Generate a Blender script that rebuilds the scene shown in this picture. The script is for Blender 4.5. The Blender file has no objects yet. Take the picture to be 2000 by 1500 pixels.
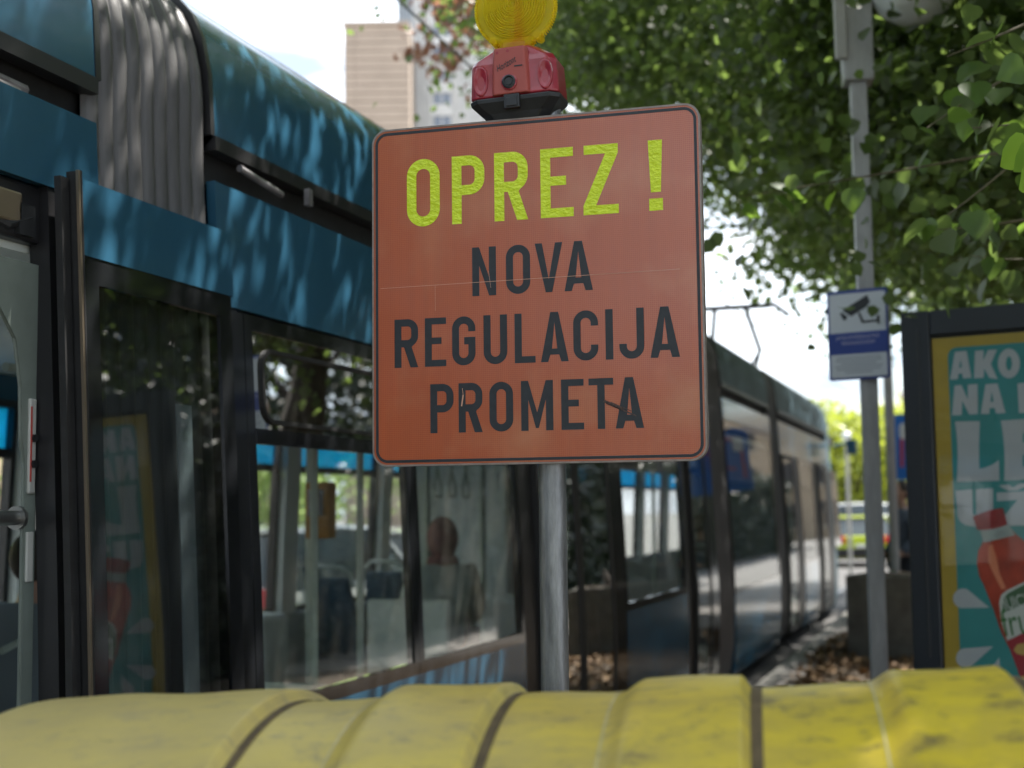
import bpy, math, random
import numpy as np
from mathutils import Vector, Matrix
R = math.radians
random.seed(7); rng = np.random.default_rng(7)
SC = bpy.context.scene
COL = SC.collection

# ------------------------------------------------------------------ camera
CAMH = 1.6
cam_d = bpy.data.cameras.new('camera'); cam = bpy.data.objects.new('camera', cam_d); COL.objects.link(cam)
MC = Matrix.Rotation(R(18.43), 4, 'Z') @ Matrix.Rotation(R(95.28), 4, 'X') @ Matrix.Rotation(-0.0125, 4, 'Z')
cam.matrix_world = Matrix.Translation((0, 0, CAMH)) @ MC
cam_d.sensor_width = 36; cam_d.lens = 48.6; cam_d.clip_end = 2000; cam_d.clip_start = 0.05
cam_d.dof.use_dof = True; cam_d.dof.focus_distance = 3.02; cam_d.dof.aperture_fstop = 3.0
SC.camera = cam
# ------------------------------------------------------------------ world, sun, exposure
SUN_EL, SUN_AZ = 61.0, -46.0            # azimuth measured from +Y towards -X
w = bpy.data.worlds.new('World'); SC.world = w; w.use_nodes = True
nt = w.node_tree; N = nt.nodes; LK = nt.links; N.clear()
out = N.new('ShaderNodeOutputWorld'); bg = N.new('ShaderNodeBackground'); bg.inputs['Strength'].default_value = 0.088
sky = N.new('ShaderNodeTexSky'); sky.sky_type = 'NISHITA'; sky.sun_disc = False
sky.sun_elevation = R(SUN_EL); sky.sun_rotation = R(-SUN_AZ)
sky.air_density = 1.3; sky.dust_density = 1.5
tc = N.new('ShaderNodeTexCoord'); mp = N.new('ShaderNodeMapping'); mp.inputs['Scale'].default_value = (1.0, 1.0, 3.2)
n1 = N.new('ShaderNodeTexNoise'); n1.inputs['Scale'].default_value = 2.6; n1.inputs['Detail'].default_value = 7; n1.inputs['Roughness'].default_value = .55
rp = N.new('ShaderNodeValToRGB'); rp.color_ramp.elements[0].position = .36; rp.color_ramp.elements[1].position = .56
mx = N.new('ShaderNodeMix'); mx.data_type = 'RGBA'
mx.inputs['B'].default_value = (8.2, 8.7, 9.4, 1)
LK.new(tc.outputs['Generated'], mp.inputs['Vector']); LK.new(mp.outputs[0], n1.inputs['Vector']); LK.new(n1.outputs['Fac'], rp.inputs[0])
LK.new(rp.outputs[0], mx.inputs['Factor']); LK.new(sky.outputs[0], mx.inputs['A']); n2 = N.new('ShaderNodeTexNoise'); n2.inputs['Scale'].default_value = 4.5; n2.inputs['Detail'].default_value = 5; mp3 = N.new('ShaderNodeMapping'); mp3.inputs['Scale'].default_value = (1, 1, 5.0); mp3.inputs['Location'].default_value = (.9, .3, .35)
LK.new(tc.outputs['Generated'], mp3.inputs['Vector']); LK.new(mp3.outputs[0], n2.inputs['Vector']); r2_ = N.new('ShaderNodeValToRGB'); r2_.color_ramp.elements[0].position = .44; r2_.color_ramp.elements[1].position = .60; LK.new(n2.outputs['Fac'], r2_.inputs[0])
mx2 = N.new('ShaderNodeMix'); mx2.data_type = 'RGBA'; mx2.inputs['B'].default_value = (2.7, 3.25, 4.1, 1); LK.new(r2_.outputs[0], mx2.inputs['Factor']); LK.new(mx.outputs['Result'], mx2.inputs['A']); LK.new(mx2.outputs['Result'], bg.inputs['Color']); LK.new(bg.outputs[0], out.inputs[0])
sd = bpy.data.lights.new('sun', 'SUN'); sd.energy = 5.0; sd.angle = R(.53); sd.color = (1, .955, .88)
sun = bpy.data.objects.new('sun', sd); COL.objects.link(sun)
to_sun = Vector((-math.sin(R(SUN_AZ)) * math.cos(R(SUN_EL)), math.cos(R(SUN_AZ)) * math.cos(R(SUN_EL)), math.sin(R(SUN_EL))))
sun.rotation_euler = to_sun.to_track_quat('Z', 'Y').to_euler(); sun.location = (10, 10, 30)
SC.view_settings.view_transform = 'Standard'; SC.view_settings.look = 'None'; SC.view_settings.exposure = 1.82; SC.view_settings.gamma = 1
SC.view_settings.use_curve_mapping = False
SC.render.engine = 'CYCLES'
cy = SC.cycles; cy.max_bounces = 8; cy.transparent_max_bounces = 14; cy.diffuse_bounces = 4; cy.glossy_bounces = 4; cy.transmission_bounces = 6
cy.caustics_reflective = False; cy.caustics_refractive = False; cy.use_denoising = True; cy.sample_clamp_indirect = 6

def at(px, py, z):                      # photo pixel (2000 x 1500) and depth -> a point of the place
    v = MC.to_3x3() @ Vector(((px - 1000) / 2700, (750 - py) / 2700, -1))
    return Vector((0, 0, CAMH)) + v * z
def on_plane(px, py, p0, n):
    v = MC.to_3x3() @ Vector(((px - 1000) / 2700, (750 - py) / 2700, -1)); c = Vector((0, 0, CAMH))
    return c + v * ((p0 - c).dot(n) / v.dot(n))

# ------------------------------------------------------------------ materials
MATS = {}
def nodes(name):
    m = bpy.data.materials.new(name); m.use_nodes = True; MATS[name] = m
    return m, m.node_tree.nodes, m.node_tree.links, m.node_tree.nodes['Principled BSDF']
def mat(name, col, rough=.5, metal=0., var=.0, scale=8., bump=0., bscale=60., coat=0., trans=0., spec=.5, stretch=(1, 1, 1), col2=None, detail=5, lo=.35, hi=.65, coords='Object', rvar=0.):
    m, n, l, b = nodes(name)
    b.inputs['Base Color'].default_value = (*col, 1); b.inputs['Roughness'].default_value = rough; b.inputs['Metallic'].default_value = metal
    b.inputs['Coat Weight'].default_value = coat; b.inputs['Coat Roughness'].default_value = .05; b.inputs['Specular IOR Level'].default_value = spec
    t = n.new('ShaderNodeTexCoord'); mpn = n.new('ShaderNodeMapping'); mpn.inputs['Scale'].default_value = stretch
    l.new(t.outputs[coords], mpn.inputs[0])
    if var > 0 or col2:
        x = n.new('ShaderNodeTexNoise'); x.inputs['Scale'].default_value = scale; x.inputs['Detail'].default_value = detail; x.inputs['Roughness'].default_value = .6
        l.new(mpn.outputs[0], x.inputs['Vector'])
        r = n.new('ShaderNodeValToRGB'); r.color_ramp.elements[0].position = lo; r.color_ramp.elements[1].position = hi
        c2 = col2 or tuple(c * (1 - var) for c in col)
        r.color_ramp.elements[0].color = (*c2, 1); r.color_ramp.elements[1].color = (*col, 1)
        l.new(x.outputs['Fac'], r.inputs[0]); l.new(r.outputs[0], b.inputs['Base Color'])
        if rvar:
            q = n.new('ShaderNodeMapRange'); q.inputs['To Min'].default_value = rough + rvar; q.inputs['To Max'].default_value = rough - rvar * .5
            l.new(x.outputs['Fac'], q.inputs['Value']); l.new(q.outputs[0], b.inputs['Roughness'])
    if bump > 0:
        y = n.new('ShaderNodeTexNoise'); y.inputs['Scale'].default_value = bscale; y.inputs['Detail'].default_value = 4
        l.new(mpn.outputs[0], y.inputs['Vector'])
        bp = n.new('ShaderNodeBump'); bp.inputs['Strength'].default_value = bump; bp.inputs['Distance'].default_value = .01
        l.new(y.outputs['Fac'], bp.inputs['Height']); l.new(bp.outputs[0], b.inputs['Normal'])
    return m
def glass(name, tint, refl=1.0, rough=0.0, wav=0.02, ior=1.5, dirt=0.0, k=.75):
    m, n, l, b = nodes(name); n.remove(b); o = n['Material Output']
    tr = n.new('ShaderNodeBsdfTransparent'); tr.inputs[0].default_value = (*tint, 1)
    gl = n.new('ShaderNodeBsdfGlossy'); gl.inputs[0].default_value = (refl, refl, refl, 1); gl.inputs['Roughness'].default_value = rough
    fr = n.new('ShaderNodeFresnel'); fr.inputs[0].default_value = ior
    mu = n.new('ShaderNodeMath'); mu.operation = 'MULTIPLY'; mu.inputs[1].default_value = k; mu.use_clamp = True
    t = n.new('ShaderNodeTexCoord'); y = n.new('ShaderNodeTexNoise'); y.inputs['Scale'].default_value = 1.6; y.inputs['Detail'].default_value = 1
    bp = n.new('ShaderNodeBump'); bp.inputs['Strength'].default_value = wav; bp.inputs['Distance'].default_value = .5
    l.new(t.outputs['Object'], y.inputs['Vector']); l.new(y.outputs['Fac'], bp.inputs['Height']); l.new(bp.outputs[0], gl.inputs['Normal'])
    ms = n.new('ShaderNodeMixShader'); l.new(fr.outputs[0], mu.inputs[0]); l.new(mu.outputs[0], ms.inputs[0]); l.new(tr.outputs[0], ms.inputs[1]); l.new(gl.outputs[0], ms.inputs[2])
    last = ms
    if dirt:
        df = n.new('ShaderNodeBsdfDiffuse'); df.inputs[0].default_value = (.42, .4, .34, 1)
        z = n.new('ShaderNodeTexNoise'); z.inputs['Scale'].default_value = 3; z.inputs['Detail'].default_value = 8; z.inputs['Roughness'].default_value = .7
        l.new(t.outputs['Object'], z.inputs['Vector']); mr = n.new('ShaderNodeMapRange'); mr.inputs['From Min'].default_value = .35; mr.inputs['From Max'].default_value = .8; mr.inputs['To Max'].default_value = dirt
        l.new(z.outputs['Fac'], mr.inputs[0]); m2 = n.new('ShaderNodeMixShader'); l.new(mr.outputs[0], m2.inputs[0]); l.new(ms.outputs[0], m2.inputs[1]); l.new(df.outputs[0], m2.inputs[2]); last = m2
    l.new(last.outputs[0], o.inputs[0]); return m
def leafmat(name, c1, c2, tcol, tw=.45, rough=.45):
    m, n, l, b = nodes(name); o = n['Material Output']
    g = n.new('ShaderNodeNewGeometry'); r = n.new('ShaderNodeValToRGB'); r.color_ramp.elements[0].color = (*c1, 1); r.color_ramp.elements[1].color = (*c2, 1)
    l.new(g.outputs['Random Per Island'], r.inputs[0]); l.new(r.outputs[0], b.inputs['Base Color']); b.inputs['Roughness'].default_value = rough
    t = n.new('ShaderNodeBsdfTranslucent'); t.inputs[0].default_value = (*tcol, 1)
    ms = n.new('ShaderNodeMixShader'); ms.inputs[0].default_value = tw
    l.new(b.outputs[0], ms.inputs[1]); l.new(t.outputs[0], ms.inputs[2]); l.new(ms.outputs[0], o.inputs[0]); return m

mat('asphalt', (.075, .072, .07), .85, var=.35, scale=3, bump=.3, bscale=90)
mat('road_sunny', (.22, .215, .205), .9, var=.3, scale=.8, bump=.2, bscale=60)
mat('paving', (.20, .185, .17), .85, var=.35, scale=6, bump=.25, bscale=80)
mat('kerb_stone', (.24, .23, .21), .8, var=.3, scale=9, bump=.2)
mat('soil', (.085, .062, .04), .95, var=.5, scale=14, bump=.8, bscale=40)
mat('hedge_dark', (.008, .012, .007), 1)
mat('added_soil', (.045, .055, .02), .95, var=.5, scale=3, col2=(.05, .04, .025))
mat('steel', (.35, .34, .33), .35, 1, var=.4, scale=20)
mat('galvanised', (.34, .35, .36), .42, .75, var=.45, scale=14, stretch=(3, 3, .6), bump=.12, bscale=120)
mat('dark_steel', (.03, .032, .035), .5, .3)
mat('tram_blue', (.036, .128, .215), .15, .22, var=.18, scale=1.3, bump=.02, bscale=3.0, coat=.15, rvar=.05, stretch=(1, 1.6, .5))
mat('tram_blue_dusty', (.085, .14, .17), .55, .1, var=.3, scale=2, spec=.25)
mat('black_gloss', (.012, .013, .015), .09, 0, bump=.012, bscale=2.0, spec=.6)
mat('black_rubber', (.02, .02, .021), .6, var=.4, scale=20)
mat('black_satin', (.018, .018, .02), .38)
mat('bellows_rubber', (.115, .112, .115), .42, var=.35, scale=5, stretch=(1, 4, .4), bump=.1, bscale=90)
mat('interior_pale', (.76, .82, .78), .5, var=.1, scale=4)
mat('interior_dark', (.50, .55, .52), .6)
mat('interior_floor', (.42, .43, .41), .7, var=.3, scale=20)
mat('portal_grey', (.20, .235, .21), .42, var=.2, scale=6)
mat('rail_pale', (.45, .52, .47), .3)
mat('rail_steel', (.3, .3, .29), .3, .9)
mat('seat_blue', (.05, .11, .17), .7, var=.3, scale=30)
mat('seat_shell', (.16, .17, .18), .5)
mat('validator_orange', (.42, .2, .04), .4)
mat('bronze_alu', (.34, .27, .2), .35, .8)
mat('duct_metal', (.42, .4, .42), .4, .6, var=.4, scale=12)
mat('panel_pale', (.5, .5, .47), .35, var=.15, scale=8)
mat('label_red', (.45, .06, .05), .4)
glass('window_glass', (.975, .99, .985), dirt=.07, wav=.003, k=.30)
glass('door_glass', (.62, .66, .66), dirt=.02, wav=.0015, k=.20)
glass('tinted_glass', (.40, .44, .43), dirt=.05, wav=.005, k=.6)
glass('clear_glass', (.98, .99, .985), wav=0, k=.35)
# blue film on the far upper panes
m, n, l, b = nodes('blue_film'); o = n['Material Output']; n.remove(b)
t1 = n.new('ShaderNodeBsdfTransparent'); t1.inputs[0].default_value = (.08, .50, .74, 1); t2 = n.new('ShaderNodeBsdfTranslucent'); t2.inputs[0].default_value = (.08, .5, .75, 1)
ms = n.new('ShaderNodeMixShader'); ms.inputs[0].default_value = .5; l.new(t1.outputs[0], ms.inputs[1]); l.new(t2.outputs[0], ms.inputs[2]); l.new(ms.outputs[0], o.inputs[0])
# orange retroreflective sheeting: honeycomb cells, faint streaks, worn patches
m, n, l, b = nodes('sign_orange'); t = n.new('ShaderNodeTexCoord')
vo = n.new('ShaderNodeTexVoronoi'); vo.feature = 'DISTANCE_TO_EDGE'; vo.inputs['Scale'].default_value = 230; vo.inputs['Randomness'].default_value = .12
l.new(t.outputs['Object'], vo.inputs['Vector'])
cr = n.new('ShaderNodeValToRGB'); cr.color_ramp.elements[0].position = .04; cr.color_ramp.elements[1].position = .16
cr.color_ramp.elements[0].color = (.50, .112, .026, 1); cr.color_ramp.elements[1].color = (.43, .068, .009, 1); l.new(vo.outputs[0], cr.inputs[0])
mpn = n.new('ShaderNodeMapping'); mpn.inputs['Scale'].default_value = (1, 1, .05); l.new(t.outputs['Object'], mpn.inputs[0])
st = n.new('ShaderNodeTexNoise'); st.inputs['Scale'].default_value = 60; st.inputs['Detail'].default_value = 5; l.new(mpn.outputs[0], st.inputs['Vector'])
ws = n.new('ShaderNodeTexNoise'); ws.inputs['Scale'].default_value = 4.5; ws.inputs['Detail'].default_value = 6; l.new(t.outputs['Object'], ws.inputs['Vector'])
m1 = n.new('ShaderNodeMix'); m1.data_type = 'RGBA'; m1.blend_type = 'MULTIPLY'; m1.inputs['Factor'].default_value = .22
l.new(cr.outputs[0], m1.inputs['A']); l.new(st.outputs['Fac'], m1.inputs['B'])
wr = n.new('ShaderNodeMapRange'); wr.inputs['From Min'].default_value = .52; wr.inputs['From Max'].default_value = .78; wr.inputs['To Max'].default_value = .28; l.new(ws.outputs['Fac'], wr.inputs[0])
m2 = n.new('ShaderNodeMix'); m2.data_type = 'RGBA'; m2.inputs['B'].default_value = (.60, .33, .17, 1); l.new(wr.outputs[0], m2.inputs['Factor']); l.new(m1.outputs['Result'], m2.inputs['A'])
l.new(m2.outputs['Result'], b.inputs['Base Color']); b.inputs['Roughness'].default_value = .33; b.inputs['Coat Weight'].default_value = 1.0; b.inputs['Coat Roughness'].default_value = .10; b.inputs['Coat IOR'].default_value = 1.5
bp = n.new('ShaderNodeBump'); bp.inputs['Strength'].default_value = .25; bp.inputs['Distance'].default_value = .0012; l.new(vo.outputs[0], bp.inputs['Height']); l.new(bp.outputs[0], b.inputs['Normal']); l.new(bp.outputs[0], b.inputs['Coat Normal'])
mat('sign_edge', (.30, .25, .22), .5, .3, var=.3, scale=40)
mat('letter_black', (.018, .022, .028), .45, var=.3, scale=60, bump=.05)
mat('letter_yellow', (.66, .80, .015), .35, var=.10, scale=50, bump=.5, bscale=70, stretch=(1, 1, 1.6))
mat('scratch_pale', (.62, .33, .22), .6)
mat('scratch_dark', (.10, .06, .05), .7, var=.6, scale=200)
mat('lamp_red', (.36, .018, .035), .3, var=.22, scale=12, coat=.5, bump=.04, bscale=18)
mat('lamp_black', (.02, .022, .026), .45, var=.3, scale=30)
mat('lens_rib', (.42, .33, .05), .3)
mat('lamp_label', (.36, .07, .055), .5)
m, n, l, b = nodes('lamp_lens'); o = n['Material Output']; b.inputs['Base Color'].default_value = (.85, .72, .04, 1); b.inputs['Roughness'].default_value = .16
t1 = n.new('ShaderNodeBsdfTransparent'); t1.inputs[0].default_value = (1, .96, .50, 1); t2 = n.new('ShaderNodeBsdfTranslucent'); t2.inputs[0].default_value = (1, .86, .08, 1)
ma = n.new('ShaderNodeMixShader'); ma.inputs[0].default_value = .55; l.new(t1.outputs[0], ma.inputs[1]); l.new(t2.outputs[0], ma.inputs[2])
mb = n.new('ShaderNodeMixShader'); mb.inputs[0].default_value = .18; l.new(ma.outputs[0], mb.inputs[1]); l.new(b.outputs[0], mb.inputs[2]); l.new(mb.outputs[0], o.inputs[0])
# yellow lid plastic: grime, scuffs
m, n, l, b = nodes('lid_yellow'); t = n.new('ShaderNodeTexCoord')
mpn = n.new('ShaderNodeMapping'); mpn.inputs['Scale'].default_value = (1, 2.6, 1); l.new(t.outputs['Object'], mpn.inputs[0])
a1 = n.new('ShaderNodeTexNoise'); a1.inputs['Scale'].default_value = 5; a1.inputs['Detail'].default_value = 9; a1.inputs['Roughness'].default_value = .68; l.new(mpn.outputs[0], a1.inputs['Vector'])
cr = n.new('ShaderNodeValToRGB'); cr.color_ramp.elements[0].position = .40; cr.color_ramp.elements[1].position = .58; cr.color_ramp.elements[0].color = (.44, .33, .045, 1); cr.color_ramp.elements[1].color = (.62, .47, .025, 1); l.new(a1.outputs['Fac'], cr.inputs[0])
mp2 = n.new('ShaderNodeMapping'); mp2.inputs['Scale'].default_value = (1, 1.5, 1.); mp2.inputs['Rotation'].default_value = (0, 0, .3); l.new(t.outputs['Object'], mp2.inputs[0])
a2 = n.new('ShaderNodeTexNoise'); a2.inputs['Scale'].default_value = 16; a2.inputs['Detail'].default_value = 10; a2.inputs['Roughness'].default_value = .75; l.new(mp2.outputs[0], a2.inputs['Vector'])
c2 = n.new('ShaderNodeValToRGB'); c2.color_ramp.elements[0].position = .53; c2.color_ramp.elements[1].position = .66; l.new(a2.outputs['Fac'], c2.inputs[0])
m3 = n.new('ShaderNodeMix'); m3.data_type = 'RGBA'; m3.inputs['B'].default_value = (.11, .085, .05, 1)
mm = n.new('ShaderNodeMath'); mm.operation = 'MULTIPLY'; mm.inputs[1].default_value = .9; l.new(c2.outputs[0], mm.inputs[0]); l.new(mm.outputs[0], m3.inputs['Factor']); l.new(cr.outputs[0], m3.inputs['A'])
sp = n.new('ShaderNodeTexVoronoi'); sp.inputs['Scale'].default_value = 9; l.new(mpn.outputs[0], sp.inputs['Vector'])
a3 = n.new('ShaderNodeTexNoise'); a3.inputs['Scale'].default_value = 70; a3.inputs['Detail'].default_value = 6; l.new(mpn.outputs[0], a3.inputs['Vector'])
c3 = n.new('ShaderNodeMapRange'); c3.inputs['From Min'].default_value = .17; c3.inputs['From Max'].default_value = .04; l.new(sp.outputs['Distance'], c3.inputs[0])
c4 = n.new('ShaderNodeMapRange'); c4.inputs['From Min'].default_value = .52; c4.inputs['From Max'].default_value = .60; l.new(a3.outputs['Fac'], c4.inputs[0])
c5 = n.new('ShaderNodeMath'); c5.operation = 'MULTIPLY'; l.new(c3.outputs[0], c5.inputs[0]); l.new(c4.outputs[0], c5.inputs[1])
m3b = n.new('ShaderNodeMix'); m3b.data_type = 'RGBA'; m3b.inputs['B'].default_value = (.06, .045, .03, 1); l.new(c5.outputs[0], m3b.inputs['Factor'])
# sky sheen painted in: paler towards one end
sx = n.new('ShaderNodeSeparateXYZ'); l.new(t.outputs['Object'], sx.inputs[0]); fr = n.new('ShaderNodeMapRange'); fr.inputs['From Min'].default_value = .45; fr.inputs['From Max'].default_value = -.75; fr.inputs['To Max'].default_value = .85; l.new(sx.outputs[0], fr.inputs[0])
m4 = n.new('ShaderNodeMix'); m4.data_type = 'RGBA'; m4.inputs['B'].default_value = (.60, .49, .23, 1); l.new(fr.outputs[0], m4.inputs['Factor']); l.new(m3.outputs['Result'], m4.inputs['A'])
l.new(m4.outputs['Result'], m3b.inputs['A']); l.new(m3b.outputs['Result'], b.inputs['Base Color']); b.inputs['Roughness'].default_value = .42
bp = n.new('ShaderNodeBump'); bp.inputs['Strength'].default_value = .25; bp.inputs['Distance'].default_value = .004; l.new(a2.outputs['Fac'], bp.inputs['Height']); l.new(bp.outputs[0], b.inputs['Normal'])
mat('lid_shade_grime', (.13, .09, .045), .7, var=.5, scale=30)
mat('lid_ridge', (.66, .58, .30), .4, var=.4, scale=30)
mat('bin_body', (.07, .075, .07), .6, var=.3, scale=10)
mat('anthracite', (.014, .018, .024), .4, var=.2, scale=5)
mat('poster_teal', (.035, .235, .235), .5, var=.12, scale=3)
mat('poster_yellow', (.42, .29, .03), .5, var=.15, scale=6)
mat('poster_grey', (.42, .44, .46), .55, var=.08, scale=5)
mat('bottle_red', (.42, .05, .02), .4, var=.45, scale=9)
mat('bottle_cap', (.30, .03, .03), .4, var=.3, scale=30)
mat('bottle_clear', (.35, .40, .38), .3, var=.3, scale=20)
mat('label_dark', (.05, .11, .05), .5); mat('label_white', (.5, .52, .48), .5); mat('label_green', (.03, .14, .03), .5); mat('label_crimson', (.30, .02, .03), .5); mat('label_gold', (.45, .3, .08), .5)
mat('bottle_shine', (.62, .20, .10), .4)
mat('pole_grey', (.42, .42, .43), .45, .0, var=.25, scale=10, stretch=(2, 2, .5))
mat('box_pale', (.42, .41, .40), .5, var=.15, scale=12)
mat('plate_white', (.62, .64, .68), .4, var=.06, scale=5)
mat('plate_blue', (.03, .06, .28), .4, var=.15, scale=5)
mat('plate_ink', (.02, .022, .025), .5)
mat('plate_text', (.45, .42, .55), .5); mat('plate_small_text', (.28, .30, .34), .5)
mat('globe_white', (.72, .76, .78), .25)
mat('road_sign_blue', (.02, .17, .60), .35); mat('road_sign_red', (.6, .05, .04), .4); mat('road_sign_white', (.7, .7, .7), .4)
mat('concrete', (.16, .155, .14), .9, var=.35, scale=7, bump=.3)
mat('bark', (.045, .035, .027), .95, var=.5, scale=9, stretch=(1, 1, .25), bump=.9, bscale=18)
mat('twig', (.10, .085, .045), .8)
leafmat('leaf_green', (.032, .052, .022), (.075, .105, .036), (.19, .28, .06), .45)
leafmat('leaf_mid', (.045, .085, .022), (.06, .11, .03), (.22, .36, .05), .5, .35)
leafmat('leaf_shaded', (.010, .020, .010), (.022, .038, .016), (.03, .05, .015), .12)  # shade put into the leaf colour to keep reflections dark
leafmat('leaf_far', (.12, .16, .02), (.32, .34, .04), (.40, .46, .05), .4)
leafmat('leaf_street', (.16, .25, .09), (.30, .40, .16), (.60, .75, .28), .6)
leafmat('leaf_brown', (.14, .065, .045), (.26, .15, .11), (.30, .14, .08), .4)
leafmat('leaf_fresh', (.10, .20, .03), (.14, .26, .04), (.42, .62, .06), .55, .35)
leafmat('litter', (.10, .055, .025), (.24, .15, .07), (.1, .06, .03), .05, .8)
mat('tile_tan', (.44, .345, .265), .8, var=.12, scale=.35); mat('tile_joint', (.24, .19, .15), .9)
mat('tower_white', (.66, .65, .62), .7, var=.12, scale=.4); mat('tower_grey', (.33, .37, .40), .7); mat('far_window', (.17, .20, .25), .15)
mat('facade_beige', (.48, .38, .27), .8, var=.2, scale=.8); mat('facade_red', (.42, .12, .07), .8); mat('facade_dark', (.05, .05, .055), .2); mat('facade_sill', (.55, .5, .42), .7)
mat('facade_brick', (.32, .24, .18), .9, var=.3, scale=2)
for nm, c in (('paint_white', (.72, .73, .72)), ('paint_lime', (.42, .50, .03)), ('paint_silver', (.4, .42, .44)), ('paint_red', (.4, .03, .03))): mat(nm, c, .28, .0, coat=.8)
mat('car_glass', (.03, .045, .05), .06, spec=.8); mat('tyre', (.02, .02, .02), .8); mat('rim_alloy', (.5, .5, .5), .3, .8); mat('tail_red', (.6, .02, .03), .25); mat('head_lens', (.7, .72, .72), .1); mat('number_plate', (.75, .75, .75), .4)
mat('skin', (.42, .25, .18), .5); mat('hair_dark', (.03, .022, .018), .7); mat('scarf_pink', (.36, .15, .16), .8, var=.3, scale=20); mat('cloth_grey', (.16, .19, .22), .85); mat('cloth_pale', (.55, .62, .60), .85); mat('cloth_dark', (.025, .03, .045), .85); mat('shirt_blue', (.10, .13, .18), .85); mat('hair_mid', (.12, .07, .04), .7)
mat('eye_dark', (.02, .015, .01), .2); mat('lip', (.36, .13, .11), .5)

# ------------------------------------------------------------------ helpers
class MB:
    def __init__(s): s.v = []; s.f = []
    def add(s, vs, fs):
        k = len(s.v); s.v += [tuple(v) for v in vs]; s.f += [tuple(i + k for i in f) for f in fs]; return s
    def box(s, a, b, M=None):
        x0, y0, z0 = a; x1, y1, z1 = b
        vs = [Vector(p) for p in ((x0, y0, z0), (x1, y0, z0), (x1, y1, z0), (x0, y1, z0), (x0, y0, z1), (x1, y0, z1), (x1, y1, z1), (x0, y1, z1))]
        if M is not None: vs = [M @ v for v in vs]
        return s.add(vs, [(0, 3, 2, 1), (4, 5, 6, 7), (0, 1, 5, 4), (1, 2, 6, 5), (2, 3, 7, 6), (3, 0, 4, 7)])
    def tube(s, pts, r, n=10, cap=True):
        pts = [Vector(p) for p in pts]; rs = r if isinstance(r, (list, tuple)) else [r] * len(pts)
        vs = []; fs = []; up = None
        for i, p in enumerate(pts):
            d = (pts[min(i + 1, len(pts) - 1)] - pts[max(i - 1, 0)]).normalized()
            if up is None: up = Vector((0, 0, 1)) if abs(d.z) < .9 else Vector((1, 0, 0))
            a = d.cross(up).normalized(); b = a.cross(d).normalized(); up = b
            vs += [p + (a * math.cos(2 * math.pi * k / n) + b * math.sin(2 * math.pi * k / n)) * rs[i] for k in range(n)]
        for i in range(len(pts) - 1):
            for k in range(n): fs.append((i * n + k, i * n + (k + 1) % n, (i + 1) * n + (k + 1) % n, (i + 1) * n + k))
        if cap: fs += [tuple(range(n))[::-1], tuple(range((len(pts) - 1) * n, len(pts) * n))]
        return s.add(vs, fs)
    def lathe(s, prof, n=32, M=None):      # prof (r, z) about Z
        vs = []; fs = []
        for r, z in prof: vs += [Vector((r * math.cos(2 * math.pi * k / n), r * math.sin(2 * math.pi * k / n), z)) for k in range(n)]
        for i in range(len(prof) - 1):
            for k in range(n): fs.append((i * n + k, i * n + (k + 1) % n, (i + 1) * n + (k + 1) % n, (i + 1) * n + k))
        if M is not None: vs = [M @ v for v in vs]
        return s.add(vs, fs)
    def prism(s, poly, a, b, M=None):      # polygon in local XZ, extruded along local Y from a to b
        n = len(poly); vs = [Vector((x, a, z)) for x, z in poly] + [Vector((x, b, z)) for x, z in poly]
        if M is not None: vs = [M @ v for v in vs]
        return s.add(vs, [tuple(range(n)), tuple(range(2 * n - 1, n - 1, -1))] + [(i, i + n, (i + 1) % n + n, (i + 1) % n) for i in range(n)])
    def loft(s, rings, close=True, caps=True):
        n = len(rings[0]); vs = [v for r in rings for v in r]; fs = []
        for i in range(len(rings) - 1):
            for k in range(n if close else n - 1): fs.append((i * n + k, i * n + (k + 1) % n, (i + 1) * n + (k + 1) % n, (i + 1) * n + k))
        if caps: fs += [tuple(range(n))[::-1], tuple(range((len(rings) - 1) * n, len(rings) * n))]
        return s.add(vs, fs)
    def build(s, name, m, parent=None, smooth=False, bevel=0, seg=2):
        me = bpy.data.meshes.new(name); me.from_pydata(s.v, [], s.f); me.validate(); me.update()
        me.materials.append(MATS[m])
        if smooth:
            me.polygons.foreach_set('use_smooth', [True] * len(me.polygons))
            me.set_sharp_from_angle(angle=R(smooth if smooth > 1 else 40))
        o = bpy.data.objects.new(name, me); COL.objects.link(o)
        if parent: o.parent = parent
        if bevel:
            bm = o.modifiers.new('bevel', 'BEVEL'); bm.width = bevel; bm.segments = seg; bm.limit_method = 'ANGLE'; bm.angle_limit = R(40)
        return o
def npmesh(name, V, F, m, parent=None, smooth=False):
    me = bpy.data.meshes.new(name); V = np.asarray(V, np.float32); F = np.asarray(F, np.int32); k = F.shape[1]
    me.vertices.add(len(V)); me.vertices.foreach_set('co', V.ravel()); me.loops.add(F.size); me.loops.foreach_set('vertex_index', F.ravel())
    me.polygons.add(len(F)); me.polygons.foreach_set('loop_start', np.arange(0, F.size, k, dtype=np.int32))
    me.update(calc_edges=True); me.validate(); me.materials.append(MATS[m])
    if smooth: me.polygons.foreach_set('use_smooth', [True] * len(F))
    o = bpy.data.objects.new(name, me); COL.objects.link(o)
    if parent: o.parent = parent
    return o
def tag(o, label=None, cat=None, group=None, kind=None):
    if label: o['label'] = label
    if cat: o['category'] = cat
    if group: o['group'] = group
    if kind: o['kind'] = kind
    return o
def thing(name, label, cat, M=None, group=None):
    o = bpy.data.objects.new(name, None); COL.objects.link(o); o.empty_display_size = .1
    if M is not None: o.matrix_world = M
    return tag(o, label, cat, group)
def TR(p, rz=0, rx=0, ry=0): return Matrix.Translation(Vector(p)) @ Matrix.Rotation(rz, 4, 'Z') @ Matrix.Rotation(ry, 4, 'Y') @ Matrix.Rotation(rx, 4, 'X')
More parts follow.
